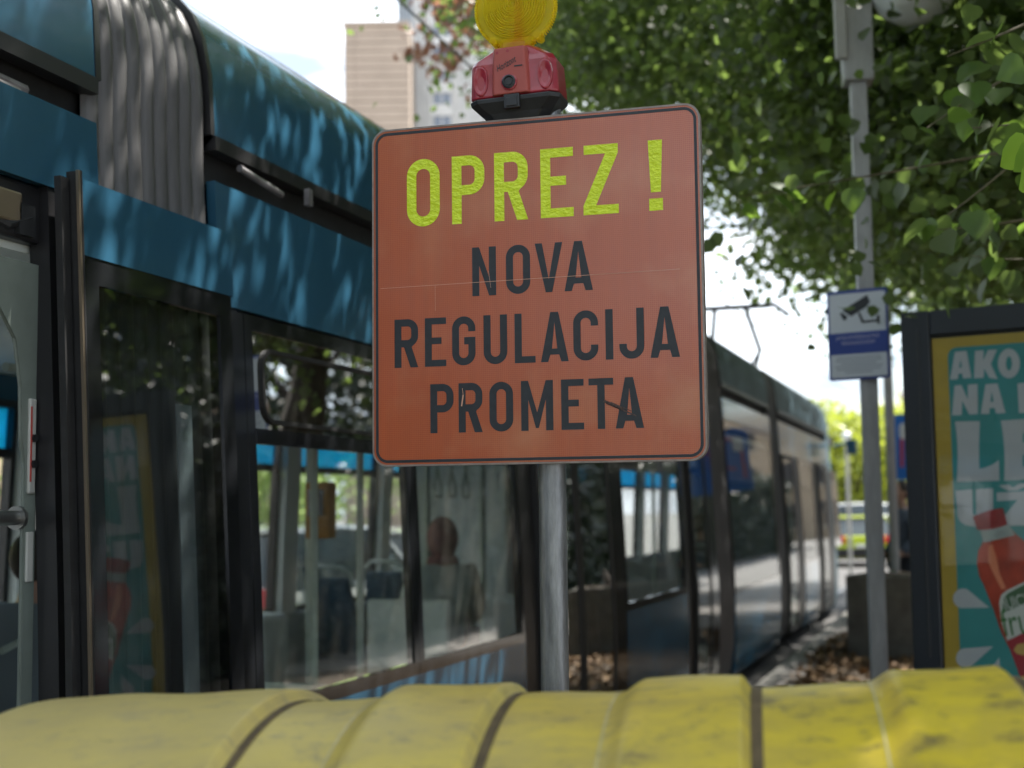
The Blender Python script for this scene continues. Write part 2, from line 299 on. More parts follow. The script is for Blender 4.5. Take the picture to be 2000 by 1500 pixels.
def copy_tree(o, parent=None):
    c = o.copy(); COL.objects.link(c); c.parent = parent
    for ch in list(o.children): copy_tree(ch, c)
    return c

# flat shapes from outlines (first loop outer, others holes), in the local XZ plane, facing -Y
def flat(name, loops, m, parent, M, thick=.0006, y=0):
    cu = bpy.data.curves.new(name, 'CURVE'); cu.dimensions = '2D'; cu.fill_mode = 'BOTH'; cu.extrude = thick / 2
    for lp in loops:
        sp = cu.splines.new('POLY'); sp.points.add(len(lp) - 1); sp.use_cyclic_u = True
        for i, (a, b) in enumerate(lp): sp.points[i].co = (a, b, 0, 1)
    co = bpy.data.objects.new(name, cu); me = bpy.data.meshes.new_from_object(co); bpy.data.objects.remove(co)
    me.name = name; me.transform(Matrix.Translation((0, y, 0)) @ Matrix.Rotation(R(90), 4, 'X')); me.transform(M)
    me.materials.clear(); me.materials.append(MATS[m])
    o = bpy.data.objects.new(name, me); COL.objects.link(o)
    if parent: o.parent = parent
    return o
def text(name, s, size, m, parent, M, shear=0, xs=1.0, align='LEFT', thick=.0006):
    cu = bpy.data.curves.new(name, 'FONT'); cu.body = s; cu.size = size; cu.shear = shear; cu.extrude = thick / 2; cu.align_x = align
    co = bpy.data.objects.new(name, cu); me = bpy.data.meshes.new_from_object(co); bpy.data.objects.remove(co)
    me.name = name; me.transform(Matrix.Diagonal((xs, 1, 1, 1))); me.transform(Matrix.Rotation(R(90), 4, 'X')); me.transform(M); me.materials.clear(); me.materials.append(MATS[m])
    o = bpy.data.objects.new(name, me); COL.objects.link(o); o.parent = parent; return o
def arc(cx, cy, r, a0, a1, n=12, ry=None):
    ry = r if ry is None else ry
    return [(cx + r * math.cos(R(a0 + (a1 - a0) * i / n)), cy + ry * math.sin(R(a0 + (a1 - a0) * i / n))) for i in range(n + 1)]
def rrect(x0, y0, x1, y1, r, n=10):
    return arc(x1 - r, y0 + r, r, -90, 0, n) + arc(x1 - r, y1 - r, r, 0, 90, n) + arc(x0 + r, y1 - r, r, 90, 180, n) + arc(x0 + r, y0 + r, r, 180, 270, n)
def stroke(path, s):
    P = [Vector(p) for p in path]; Lf = []; Rt = []
    for i, p in enumerate(P):
        d0 = (P[i] - P[i - 1]).normalized() if i else (P[1] - P[0]).normalized()
        d1 = (P[i + 1] - P[i]).normalized() if i < len(P) - 1 else d0
        d = (d0 + d1).normalized(); nn = Vector((-d.y, d.x)); k = s / 2 / max(.4, nn.dot(Vector((-d0.y, d0.x))))
        Lf.append(tuple(p + nn * k)); Rt.append(tuple(p - nn * k))
    return Lf + Rt[::-1]
def glyph(c, W, H, s):
    if c == 'O': return [rrect(0, 0, W, H, W / 2 - .001 * H), rrect(s, s, W - s, H - s, W / 2 - s - .001 * H)]
    if c in 'PR':
        hb = H * .42; r = (H - hb) / 2 * .8; r = min(r, W - s * 1.2)
        ar = arc(W - r, hb + r, r, -90, 0) + arc(W - r, H - r, r, 0, 90)
        hole = [(s, hb + s)] + arc(W - r, hb + r, r - s, -90, 0) + arc(W - r, H - r, r - s, 0, 90) + [(s, H - s)]
        if c == 'P': return [[(0, 0), (s, 0), (s, hb)] + ar + [(0, H)], hole]
        jx = W * .40 + s * 1.12; ar = [p for p in ar if not (p[0] < jx and p[1] < hb + r)]
        return [[(0, 0), (s, 0), (s, hb), (W * .40, hb), (W - s * 1.12, 0), (W, 0), (jx, hb * 1.0)] + ar + [(0, H)], hole]
    if c == 'E': q = s * .9; return [[(0, 0), (W, 0), (W, q), (s, q), (s, H * .46), (W * .78, H * .46), (W * .78, H * .46 + q), (s, H * .46 + q), (s, H - q), (W, H - q), (W, H), (0, H)]]
    if c == 'Z': q = s * .9; return [[(0, 0), (W, 0), (W, q), (s * 1.25, q), (W, H - q), (W, H), (.03 * W, H), (.03 * W, H - q), (W - s * 1.25, H - q), (0, q)]]
    if c == '!': return [[(W * .15, H * .26), (W * .85, H * .26), (W, H), (0, H)], [(0.02 * W, 0), (W * .98, 0), (W * .98, H * .17), (0.02 * W, H * .17)]]
    if c == 'N': return [[(0, 0), (s, 0), (s, H * .62), (W - s, 0), (W, 0), (W, H), (W - s, H), (W - s, H * .38), (s, H), (0, H)]]
    if c == 'V': return [[(W / 2 - s * .45, 0), (W / 2 + s * .45, 0), (W, H), (W - s, H), (W / 2, H * .26), (s, H), (0, H)]]
    if c == 'A': return [[(0, 0), (s, 0), (s * 1.30, H * .145), (W - s * 1.30, H * .145), (W - s, 0), (W, 0), (W / 2 + s * .55, H), (W / 2 - s * .55, H)], [(s * 1.55, H * .265), (W - s * 1.55, H * .265), (W / 2, H * .80)]]
    if c == 'L': return [[(0, 0), (W, 0), (W, s * .9), (s, s * .9), (s, H), (0, H)]]
    if c == 'I': return [[(0, 0), (W, 0), (W, H), (0, H)]]
    if c == 'T': return [[((W - s) / 2, 0), ((W + s) / 2, 0), ((W + s) / 2, H - s * .9), (W, H - s * .9), (W, H), (0, H), (0, H - s * .9), ((W - s) / 2, H - s * .9)]]
    if c == 'M': return [[(0, 0), (s, 0), (s, H * .62), (W / 2 - s * .2, H * .0 + .05 * H), (W / 2 + s * .2, H * .05), (W - s, H * .62), (W - s, 0), (W, 0), (W, H), (W - s, H), (W / 2, H * .36), (s, H), (0, H)]]
    h = s / 2; r = W / 2 - h
    if c == 'U': return [stroke([(h, H), (h, W / 2)] + arc(W / 2, h + r, r, 180, 360, 16)[1:] + [(W - h, H)], s)]
    if c == 'C': return [stroke([(W - h, H * .69)] + arc(W / 2, H - h - r, r, 0, 180, 16) + arc(W / 2, h + r, r, 180, 360, 16) + [(W - h, H * .31)], s)]
    if c == 'G': return [stroke([(W - h, H * .69)] + arc(W / 2, H - h - r, r, 0, 180, 16) + arc(W / 2, h + r, r, 180, 360, 16) + [(W - h, H * .50), (W * .52, H * .50)], s)]
    if c == 'J': return [stroke([(W - h, H), (W - h, h + r)] + arc(W / 2, h + r, r, 0, -180, 16)[1:] + [(h, H * .30)], s)]

# leaves: V-folded blades in one mesh (numpy)
def leaf_mesh(name, P, size, m, parent, droop=.6, kindstuff=True, seed=1):
    g = np.random.default_rng(seed); n = len(P); P = np.asarray(P)
    yaw = g.uniform(0, 2 * np.pi, n); pit = g.normal(-droop, .5, n); rol = g.normal(0, .7, n); sz = size * g.uniform(.6, 1.25, n)
    f = np.stack([np.cos(yaw) * np.cos(pit), np.sin(yaw) * np.cos(pit), np.sin(pit)], 1)
    u0 = np.array([[0, 0, 1.]]) - f * f[:, 2:3]; u0 /= np.linalg.norm(u0, axis=1, keepdims=True) + 1e-6
    s0 = np.cross(f, u0); sd_ = s0 * np.cos(rol)[:, None] + u0 * np.sin(rol)[:, None]; nn = np.cross(sd_, f)
    shp = [(0, 0, 0), (.28, .44, .09), (.68, .36, .05), (1.0, 0, -.06), (.68, -.36, .05), (.28, -.44, .09)]
    V = np.stack([P + (f * a + sd_ * b + nn * c) * sz[:, None] for a, b, c in shp], 1).reshape(-1, 3)
    k = np.arange(n)[:, None] * 6
    F = np.concatenate([k + np.array([[0, 1, 2, 3]]), k + np.array([[0, 3, 4, 5]])], 0)
    o = npmesh(name, V, F, m, parent, False)
    if kindstuff: o['kind'] = 'stuff'
    return o

# ================================================================== SETTING
def struct(o): o['kind'] = 'structure'; return o
mb = MB(); mb.box((-400, -200, -.5), (400, 700, -.14)); struct(mb.build('ground', 'road_sunny'))
TD = 2.16                                             # track: nearest body side at X = -TD
mb = MB(); mb.box((-4.9, -12, -.5), (-1.99, 60, -.13)); struct(mb.build('track_bed', 'asphalt'))
for xr in (-2.75, -3.85): struct(MB().box((xr - .035, -12, -.13), (xr + .035, 60, -.118)).build('rail', 'steel'))
# kerb stones one by one
for i in range(34):
    o = MB().box((-1.98, -8 + i, -.4), (-1.84, -8 + i + .985, .004)).build('kerb_stone', 'kerb_stone', bevel=.008); struct(o)
    if i == 0: k0 = o
mb = MB(); mb.box((-1.835, -12, -.4), (-1.62, 19.0, 0)); struct(mb.build('platform_edge_path', 'paving'))
mb = MB(); mb.box((-1.62, -12, -.4), (7, 4.5, -.002)); struct(mb.build('platform', 'paving'))
mb = MB(); mb.box((-1.62, 17.0, -.4), (7, 30, -.002)); mb.box((-1.835, 19.0, -.4), (-1.62, 30, -.001)); struct(mb.build('pavement', 'paving'))
mb = MB(); mb.box((7, -20, -.4), (14, 60, -.01)); struct(mb.build('added_ground', 'added_soil'))  # unseen dark ground added to dim the street mirrored in the windows
# soil bed with litter, uneven
n_ = 60; xs = np.linspace(-1.64, 5, 34); ys = np.linspace(4.5, 17.0, n_)
V = []; F = []
for j, yy in enumerate(ys):
    for i, xx in enumerate(xs): V.append((xx, yy, -.03 + .03 * rng.random() + .05 * (xx > -1.3) * math.sin(yy * 1.3) ** 2))
for j in range(n_ - 1):
    for i in range(33): a = j * 34 + i; F.append((a, a + 1, a + 35, a + 34))
struct(npmesh('soil_bed', V, F, 'soil', None, True))
P = np.stack([rng.uniform(-1.72, 2.0, 9000), rng.uniform(4.6, 18, 9000), rng.uniform(0, .05, 9000)], 1)
tag(leaf_mesh('leaf_litter', P, .075, 'litter', None, droop=0, seed=3), 'brown fallen leaves lying on the soil beside the tram', 'fallen leaves')
# painted road markings beyond the tram end
for i in range(6):
    struct(MB().box((-9.5, 30 + i * 5, -.138), (-9.35, 33 + i * 5, -.134)).build('road_marking', 'road_sign_white'))

# ================================================================== TRAM
tram = thing('tram', 'long blue articulated tram with dark glass standing along the platform', 'tram', TR((-TD, 0, 0)))
T0 = Matrix.Identity(4)
PROF = [(.02, .06), (.12, .03), (.35, .01), (.7, 0), (.97, .003), (1.4, .02), (1.86, .042), (2.26, .062), (2.45, .072), (2.68, .085), (2.80, .088), (3.0, .10), (3.12, .125), (3.2, .16), (3.27, .22), (3.33, .34), (3.36, .6), (3.38, 1.15)]
def inset(z):
    for (a, p), (b, q) in zip(PROF, PROF[1:]):
        if z <= b: return p + (q - p) * (z - a) / (b - a)
    return PROF[-1][1]
WID = 2.3
def zlist(z0, z1):
    zs = [z0] + [a for a, _ in PROF if z0 + .02 < a < z1 - .02] + [z1]; r = [zs[0]]
    for z in zs[1:]:
        k = max(1, int((z - r[-1]) / .16)); base = r[-1]
        r += [base + (z - base) * (i + 1) / k for i in range(k)]
    return r
def slab(mb, y0, y1, z0, z1, off=0, th=.03, far=False):
    zs = zlist(z0, z1); ring = []
    for z in zs: ring.append((inset(z) - off, z))
    for z in zs[::-1]: ring.append((inset(z) - off + th, z))
    f = (lambda x: -WID + x) if far else (lambda x: -x)
    return mb.loft([[Vector((f(x), y, z)) for x, z in ring] for y in (y0, y1)])
def sl(name, m, y0, y1, z0, z1, off=0, th=.03, far=False, parent=None):
    return slab(MB(), y0, y1, z0, z1, off, th, far).build(name, m, parent or tram, smooth=30)
def frame(name, m, y0, y1, z0, z1, b, off=0, th=.03, far=False, parent=None):   # rectangular ring
    mb = MB(); slab(mb, y0, y1, z0, z0 + b, off, th, far); slab(mb, y0, y1, z1 - b, z1, off, th, far)
    slab(mb, y0, y0 + b, z0 + b, z1 - b, off, th, far); slab(mb, y1 - b, y1, z0 + b, z1 - b, off, th, far)
    return mb.build(name, m, parent or tram)
def window(y0, y1, z0, z1, hopper=True):
    w = frame('window', 'black_gloss', y0, y1, z0, z1, .05, 0, .035)
    if hopper:
        zb = z1 - .40
        sl('transom', 'black_gloss', y0 + .05, y1 - .05, zb - .02, zb + .03, .003, .03, parent=w)
        sl('pane', 'window_glass', y0 + .05, y1 - .05, z0 + .05, zb - .02, -.006, .006, parent=w)
        sl('upper_pane', 'tinted_glass', y0 + .05, y1 - .05, zb + .03, z1 - .05, -.004, .006, parent=w)
        # rounded opening light, slightly proud
        mb = MB(); yy0, yy1 = y0 + .10, y1 - .09; a0, a1 = zb + .05, z1 - .10
        lp = rrect(yy0, a0, yy1, a1, .07, 6); ln = rrect(yy0 + .014, a0 + .014, yy1 - .014, a1 - .014, .056, 6); k = len(lp)
        vs = [Vector((-inset(z) + .006, y, z)) for y, z in lp] + [Vector((-inset(z) + .006, y, z)) for y, z in ln] + [Vector((-inset(z) - .004, y, z)) for y, z in lp] + [Vector((-inset(z) - .004, y, z)) for y, z in ln]
        mb.add(vs, [(i, (i + 1) % k, (i + 1) % k + k, i + k) for i in range(k)] + [(i, i + 2 * k, (i + 1) % k + 2 * k, (i + 1) % k) for i in range(k)] + [(i + k, (i + 1) % k + k, (i + 1) % k + 3 * k, i + 3 * k) for i in range(k)])
        mb.build('opening_light', 'black_rubber', w)
    else:
        sl('pane', 'window_glass', y0 + .05, y1 - .05, z0 + .05, z1 - .05, -.006, .006, parent=w)
    return w
def door(y0, y1, off=0.0, z1=2.25, gm='door_glass'):
    d = frame('door', 'black_rubber', y0, y1, .10, z1, .045, off, .04)
    sl('door_glass', gm, y0 + .045, y1 - .045, .145, z1 - .045, off - .006, .006, parent=d)
    return d
def bellows(y0, y1):
    ny = 90; nf = max(5, int((y1 - y0) / .062)); zs = [(.1, .05)] + [(z, i) for z, i in PROF[2:11]] + [(2.9, .088), (3.0, .098), (3.08, .115), (3.15, .14), (3.2, .165), (3.26, .22), (3.31, .34), (3.34, .6), (3.35, 1.15)]
    zs2 = []
    for (a, p), (b, q) in zip(zs, zs[1:]):
        for t in range(3): zs2.append((a + (b - a) * t / 3, p + (q - p) * t / 3))
    zs2.append(zs[-1]); V = []; F = []
    for j in range(ny + 1):
        y = y0 + (y1 - y0) * j / ny; ph = (j / ny) * nf; dd = .012 + .026 * (1 - abs(math.sin(math.pi * ph)) ** .55)
        for z, i in zs2: V.append((-(i + dd), y, z))
        for z, i in zs2[::-1]: V.append((-WID + i + dd, y, z))
    k = 2 * len(zs2)
    for j in range(ny):
        for i in range(k - 1): a = j * k + i; F.append((a, a + 1, a + k + 1, a + k))
    return npmesh('bellows', V, F, 'bellows_rubber', tram, True)
def roof(y0, y1, nose=None):
    # shroud with curved edge, both sides and top
    mb = MB(); rings = []
    prof = [(i, z) for z, i in PROF if z >= 2.79]
    pf = [(-i, z) for i, z in prof] + [(-WID + i, z) for i, z in prof[::-1][1:]]
    pin = [(x + (.04 if x < -WID / 2 else -.04), z - .04) for x, z in pf][::-1]
    mb.loft([[Vector((x, y, z)) for x, z in pf + pin] for y in (y0, y0 + .02, (y0 + y1) / 2, y1 - .02, y1)])
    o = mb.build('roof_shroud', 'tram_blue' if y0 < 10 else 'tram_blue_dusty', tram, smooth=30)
    mb = MB(); slab(mb, y0, y1, 2.755, 2.80, .008, .05); mb.build('drip_rail', 'black_satin', o)
    yy_ = y0 + 2.05
    while yy_ < y1 - 1: sl('joint_strip', 'black_rubber', yy_, yy_ + .008, 2.80, 3.36, .0015, .01, parent=o); yy_ += 2.05
    for a, b_ in ((y0 - .02, y0 + .004), (y1 - .004, y1 + .02)): sl('edge_trim', 'black_satin', a, b_, 2.80, 3.378, .003, .05, parent=o)
    return o
def shell(y0, y1):      # gutter recess, cantrail, far side top, far lower
    sl('gutter', 'black_rubber', y0, y1, 2.66, 2.80, -.06, .03)
    sl('far_cantrail', 'tram_blue', y0, y1, 2.16, 2.80, 0, .04, True)
    sl('far_lower_panel', 'tram_blue', y0, y1, .05, .95, 0, .05, True)
def far_window(y0, y1):
    w = frame('far_window', 'black_satin', y0, y1, .95, 2.16, .035, 0, .05, True)
    mb = MB(); slab(mb, y0 + .035, y1 - .035, 1.885, 1.93, 0, .05, True); mb.build('transom', 'black_satin', w)
    sl('pane', 'clear_glass', y0 + .035, y1 - .035, .985, 1.885, -.01, .006, True, w)
    sl('window_film', 'blue_film', y0 + .035, y1 - .035, 1.93, 2.125, -.01, .006, True, w)
def far_post(y0, y1): return slab(MB(), y0, y1, .95, 2.16, 0, .10, True).build('window_post', 'interior_pale', tram)

# module 0: stands behind and beside the camera, open door next to the camera
roof(-6, 3.16); shell(-6, 3.16)
sl('cantrail_panel', 'tram_blue', -6, 3.16, 2.45, 2.675)
sl('lower_panel', 'tram_blue', -6, 1.0, .05, .95)
for a in (-5.8, -4.3, -2.8): window(a, a + 1.45, .95, 2.25)
sl('side_post', 'black_gloss', -1.3, 1.0, .95, 2.25)
sl('header_panel', 'black_gloss', -6, 1.7, 2.25, 2.45)
sl('door_post', 'black_satin', 2.946, 3.16, .10, 2.45, -.005, .06)
# door header: mechanism in the open doorway
mb = MB(); mb.box((-.30, 1.7, 2.30), (-.10, 3.0, 2.45)); mb.build('door_header', 'black_satin', tram, bevel=.01)
mb = MB(); mb.box((-.115, 1.7, 2.335), (-.085, 2.86, 2.415)); mb.build('door_track', 'bronze_alu', tram, bevel=.006)
mb = MB(); mb.tube([(-.13, 2.72, 2.36), (-.10, 2.82, 2.33), (-.10, 2.9, 2.36)], .016); mb.box((-.15, 2.85, 2.31), (-.085, 2.91, 2.39)); mb.build('door_arm', 'dark_steel', tram)
# portal post with rounded top corner (pale green-grey), inside the doorway
pts = [(2.945, .25), (2.945, 2.24), (2.20, 2.24), (2.20, 2.19), (2.70, 2.17), (2.80, 2.13), (2.87, 2.05), (2.895, 1.93), (2.90, 1.80), (2.914, 1.74), (2.916, .25)]
mb = MB(); Mx = Matrix.Rotation(R(90), 4, 'Z')
poly = [(y, z) for y, z in pts]; k = len(poly)
vs = [Vector((-.10, y, z)) for y, z in poly] + [Vector((-.112, y, z)) for y, z in poly]
mb.add(vs, [tuple(range(k)), tuple(range(2 * k - 1, k - 1, -1))] + [(i, (i + 1) % k, (i + 1) % k + k, i + k) for i in range(k)])
portal = mb.build('door_portal', 'portal_grey', tram, bevel=.012, seg=3)
mb = MB(); mb.box((-.103, 2.915, 1.66), (-.092, 2.94, 1.90)); ic = mb.build('intercom_panel', 'panel_pale', portal, bevel=.004)
for z in (1.80, 1.735): MB().tube([(-.093, 2.928, z), (-.085, 2.928, z)], .010, 16).build('button', 'black_satin', portal)
mb = MB(); mb.box((-.094, 2.917, 1.69), (-.090, 2.921, 1.88)); mb.build('warning_label', 'label_red', portal)
mb = MB(); mb.box((-.103, 2.915, 1.44), (-.094, 2.94, 1.565)); mb.build('notice_plate', 'panel_pale', portal, bevel=.003)
mb = MB(); mb.tube([(-.12, 2.915, 1.60), (-.12, 2.2, 1.60)], .018, 12); mb.tube([(-.12, 2.90, 1.60), (-.12, 2.912, 1.60)], .03, 14); mb.build('grab_bar', 'rail_steel', tram, smooth=40)
# equipment in the roof recess
mb = MB(); mb.box((-.30, 1.2, 2.68), (-.16, 2.95, 2.78)); mb.build('roof_equipment', 'duct_metal', tram, bevel=.01)
mb = MB(); mb.tube([(-.13, 1.4, 2.78), (-.13, 2.35, 2.78), (-.12, 2.62, 2.70), (-.12, 2.9, 2.695)], .016, 8); mb.tube([(-.115, 1.4, 2.745), (-.115, 2.3, 2.745), (-.105, 2.58, 2.685), (-.105, 2.86, 2.68)], .009, 8)
for i in range(9): mb.box((-.15, 1.95 + i * .07, 2.70), (-.10, 1.965 + i * .07, 2.775))
mb.build('roof_conduit', 'duct_metal', tram, smooth=40)
bellows(3.14, 3.76)
# open outswung door leaf covering the bellows
L0, L1 = 2.97, 3.72
d = frame('door', 'black_gloss', L0, L1, .12, 2.27, .07, .075, .04)
sl('door_glass', 'door_glass', L0 + .07, L1 - .07, .19, 2.20, .069, .006, parent=d)
sl('door_top_panel', 'tram_blue', L0 + .002, L1 + .01, 2.27, 2.47, .078, .04, parent=d)
mb = MB(); slab(mb, L0 - .012, L0 - .003, .12, 2.49, .080, .008); mb.build('door_seal', 'bronze_alu', d)
mb = MB(); slab(mb, L0 - .003, L0 + .002, .12, 2.49, .082, .045); slab(mb, L0 - .045, L0 - .012, .12, 2.47, .05, .02); mb.build('door_edge', 'black_rubber', d)
mb = MB(); slab(mb, L0 + .47, L0 + .55, .95, 1.92, .045, .004); mb.build('door_notice', 'plate_white', d)
mb = MB(); Mm = Matrix.Translation((0, L0 + .585, .82)) @ Matrix.Rotation(R(90), 4, 'Y'); mb.lathe([(0, .09), (.03, .088), (.036, .08), (.036, .07)], 20, Mm); mb.build('door_button', 'label_green', d)

# module 1
A, B = 3.78, 12.15
roof(A, B); shell(A, B)
for a_, b_ in ((A, 5.27), (5.278, 6.92), (6.928, 8.43), (8.438, 10.6), (10.608, B)): sl('cantrail_panel', 'tram_blue', a_, b_, 2.26, 2.655)
sl('corner_post', 'black_gloss', A, 3.93, .10, 2.25, -.002)
sl('lower_panel', 'tram_blue', 3.93, 6.66, .05, .95)
window(3.93, 5.27, .95, 2.25); window(5.275, 6.66, .95, 2.25)
sl('side_post', 'black_satin', 6.66, 6.92, .10, 2.25, -.01)
MB().box((-.075, A + .6, 2.70), (-.055, A + .63, 2.76)).build('gutter_clip', 'duct_metal', tram)
MB().tube([(-.08, A + .15, 2.73), (-.07, A + .42, 2.70)], .012).build('gutter_stay', 'duct_metal', tram)
d1 = door(6.93, 7.66, .02, gm='tinted_glass'); d2 = door(7.68, 8.42, .02, gm='tinted_glass')
for dd_, yh in ((d1, 7.52), (d2, 7.86)):
    MB().tube([(-.06, yh, .75), (-.11, yh, .80), (-.115, yh, 1.0), (-.11, yh, 1.6), (-.06, yh, 1.66)], .014, 8).build('door_handle', 'rail_pale', dd_, smooth=40)
sl('side_post', 'black_gloss', 8.43, 8.78, .10, 2.25)
window(8.79, 10.78, .95, 2.25, False); sl('lower_panel', 'tram_blue', 8.79, 10.78, .05, .95)
sl('side_post', 'black_satin', 10.79, 11.05, .10, 2.25, -.01)
door(11.06, 11.75, .015, gm='window_glass'); sl('side_post', 'black_gloss', 11.76, B, .10, 2.25)
bellows(B - .01, 13.0)
# module 2
A, B = 13.0, 16.15
roof(A, B); shell(A, B); sl('cantrail_panel', 'tram_blue', A, B, 2.46, 2.655)
window(A, B, .80, 2.45, False); sl('lower_panel', 'tram_blue', A, B, .05, .80)
bellows(B - .01, 16.9)
# module 3
A, B = 16.9, 22.6
roof(A, B); shell(A, 24.3); sl('cantrail_panel', 'tram_blue', A, B, 2.26, 2.655)
door(16.95, 17.9, .015, gm='window_glass'); sl('side_post', 'black_satin', 17.9, 18.6, .1, 2.25, -.01)
window(18.6, 20.3, .85, 2.25, False); sl('lower_panel', 'tram_blue', 18.6, 20.3, .05, .85)
sl('side_post', 'black_satin', 20.3, 20.9, .1, 2.25, -.01); door(20.9, 21.8, .015, gm='window_glass'); sl('side_post', 'black_satin', 21.8, 22.6, .1, 2.25)
# cab nose: lofted
mb = MB(); rings = []
for y, sc, zt in ((22.6, 0, 3.38), (23.2, .02, 3.33), (23.8, .07, 3.15), (24.2, .14, 2.8), (24.5, .22, 2.35), (24.75, .34, 1.7), (24.85, .45, 1.0), (24.8, .55, .25)):
    ring = []
    pr = [(z, i) for z, i in PROF if z <= 3.4]
    for z, i in pr: ring.append(Vector((-(i + sc), y, min(z, zt) if z > 1 else z * min(1, zt))))
    for z, i in pr[::-1]: ring.append(Vector((-WID + i + sc, y, min(z, zt) if z > 1 else z * min(1, zt))))
    rings.append(ring)
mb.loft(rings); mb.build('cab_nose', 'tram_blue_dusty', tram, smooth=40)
sl('cab_window', 'black_gloss', 22.7, 23.7, .98, 2.2, .012, .01)
MB().tube([(-.05, 23.5, 2.62), (.12, 23.55, 2.66), (.20, 23.55, 2.64)], .03, 8).box((.16, 23.48, 2.48), (.32, 23.6, 2.72)).build('wing_mirror', 'tram_blue', tram, bevel=.02)
# underframe, ends, floor, ceiling
mb = MB(); mb.box((-WID + .25, -5.9, .02), (-.28, 24, .18)); mb.build('underframe', 'black_rubber', tram)
mb = MB(); mb.box((-WID + .05, -5.9, .18), (-.08, 22.6, .25)); mb.build('floor', 'interior_floor', tram)
mb = MB(); mb.box((-WID + .12, -5.9, 2.28), (-.14, 22.6, 2.34)); mb.build('ceiling', 'interior_pale', tram)
mb = MB(); mb.box((-WID + .05, -6, .05), (-.08, -5.9, 3.3)); mb.build('end_wall', 'interior_dark', tram)
mb = MB()
for y in (-5.9, 3.76, 4.3, 8.4, 13, 16.9, 18.6):
    pass
for y0, y1 in ((3.95, 6.66), (8.8, 10.78), (13, 16.1), (18.6, 20.3)): mb.box((-.34, y0, 1.90), (-.10, y1, 2.28))
mb.build('interior_coving', 'black_satin', tram)
mb = MB(); mb.box((-WID + .09, -5.9, .25), (-WID + .13, 22.6, .95)); mb.box((-.13, 3.95, .25), (-.09, 6.66, .95)); mb.build('interior_lining', 'interior_dark', tram)
# far windows
yy = -5.5
FW = [(-5.4, -4.1), (-3.9, -2.6), (-2.4, -1.1), (.1, 1.4), (1.6, 2.9), (4.3, 5.55), (5.65, 6.75), (7.0, 8.22), (8.42, 9.8), (9.98, 11.1), (11.3, 12.0), (13.2, 14.5), (14.7, 16.0), (17.1, 18.5), (18.7, 20.1), (20.3, 21.6)]
for i, (a, b) in enumerate(FW):
    far_window(a, b)
    e = FW[i + 1][0] if i + 1 < len(FW) else 22.6
    far_post(b, e)
far_post(-6, -5.4)
# interior furniture
def seat(y, x, face=1):
    # shell back, cushion, grab loop
    M = TR((x, y, .25), 0 if face > 0 else math.pi)
    s = MB(); s.box((-.21, -.22, .30), (.21, .20, .36), M); s.box((-.04, -.1, 0), (.04, .1, .30), M); o = s.build('seat', 'seat_shell', tram, bevel=.02)
    s = MB(); s.box((-.20, -.21, .36), (.20, .19, .42), M); s.build('seat_cushion', 'seat_blue', o, bevel=.02)
    s = MB(); s.loft([[M @ Vector((sx * (.20 - .02 * k), -.20 - .05 * k - dy, .42 + .17 * k)) for sx, dy in ((-1, 0), (1, 0), (1, .05), (-1, .05))] for k in range(4)]); s.build('seat_back', 'seat_blue', o, bevel=.015)
    s = MB(); s.tube([M @ Vector((-.17, -.36, .86)), M @ Vector((-.16, -.37, .95)), M @ Vector((-.09, -.38, 1.0)), M @ Vector((.09, -.38, 1.0)), M @ Vector((.16, -.37, .95)), M @ Vector((.17, -.36, .86))], .014, 8); s.build('seat_grab_loop', 'rail_pale', o, smooth=40)
for y, x, fc in ((8.8, -1.95, 1), (9.7, -1.95, 1), (9.6, -1.45, 1), (7.8, -1.0, -1), (10.0, -.42, 1), (9.2, -.42, 1), (14, -.5, 1), (15, -.5, 1), (3.9, -1.95, 1), (1.9, -1.95, 1)): seat(y, x, fc)
for y, x in ((5.55, -.62), (6.25, -.72), (8.2, -1.15), (6.75, -1.25), (9.1, -1.1), (14.5, -1.1), (1.2, -.9), (11.2, -.9)):
    MB().tube([(x, y, .25), (x, y, 2.28)], .018, 10).build('handrail_pole', 'rail_pale', tram, smooth=40)
MB().tube([(-1.0, 3.95, 2.12), (-1.0, 11.5, 2.12)], .016, 8).build('ceiling_handrail', 'rail_pale', tram, smooth=40)
MB().tube([(-1.35, 4.4, 1.1), (-1.35, 4.9, 1.22), (-1.35, 5.4, 1.1)], .014, 8).build('handrail', 'rail_pale', tram, smooth=40)
for y in (8.0, 8.25, 8.5, 4.6, 3.5, 3.7, 10.2):
    mb = MB(); x = -1.0; mb.tube([(x, y, 2.12), (x, y - .01, 1.86)], .009, 6); mb.tube([(x, y - .01, 1.86), (x, y - .06, 1.76), (x, y - .055, 1.70), (x, y + .055, 1.70), (x, y + .06, 1.76), (x, y - .01, 1.86)], .009, 6)
    mb.build('hanging_strap', 'rail_pale', tram, smooth=40)
for y, x, z in ((6.72, -1.16, 1.62),):
    o = MB().box((x - .07, y - .07, z - .15), (x + .07, y + .04, z + .15)).build('ticket_validator', 'validator_orange', tram, bevel=.015)
    MB().box((x - .045, y - .076, z - .03), (x + .045, y - .068, z + .11)).build('display', 'black_gloss', o)
MB().box((-.9, 6.72, .25), (-.45, 6.78, 1.15)).build('screen_partition', 'interior_pale', tram, bevel=.01)
MB().box((-2.15, 10.2, .25), (-1.3, 10.26, 2.2)).build('cab_partition', 'interior_pale', tram, bevel=.01)
MB().box((-.95, 4.0, .25), (-.16, 5.6, .86)).build('wheel_housing', 'interior_pale', tram, bevel=.04)
for y, x in ((5.0, -1.95), (7.3, -1.95), (9.2, -.9)):   # low equipment and notices
    MB().box((x - .2, y - .2, .25), (x + .2, y + .2, 1.02)).build('wheel_arch_cover', 'interior_pale', tram, bevel=.04)
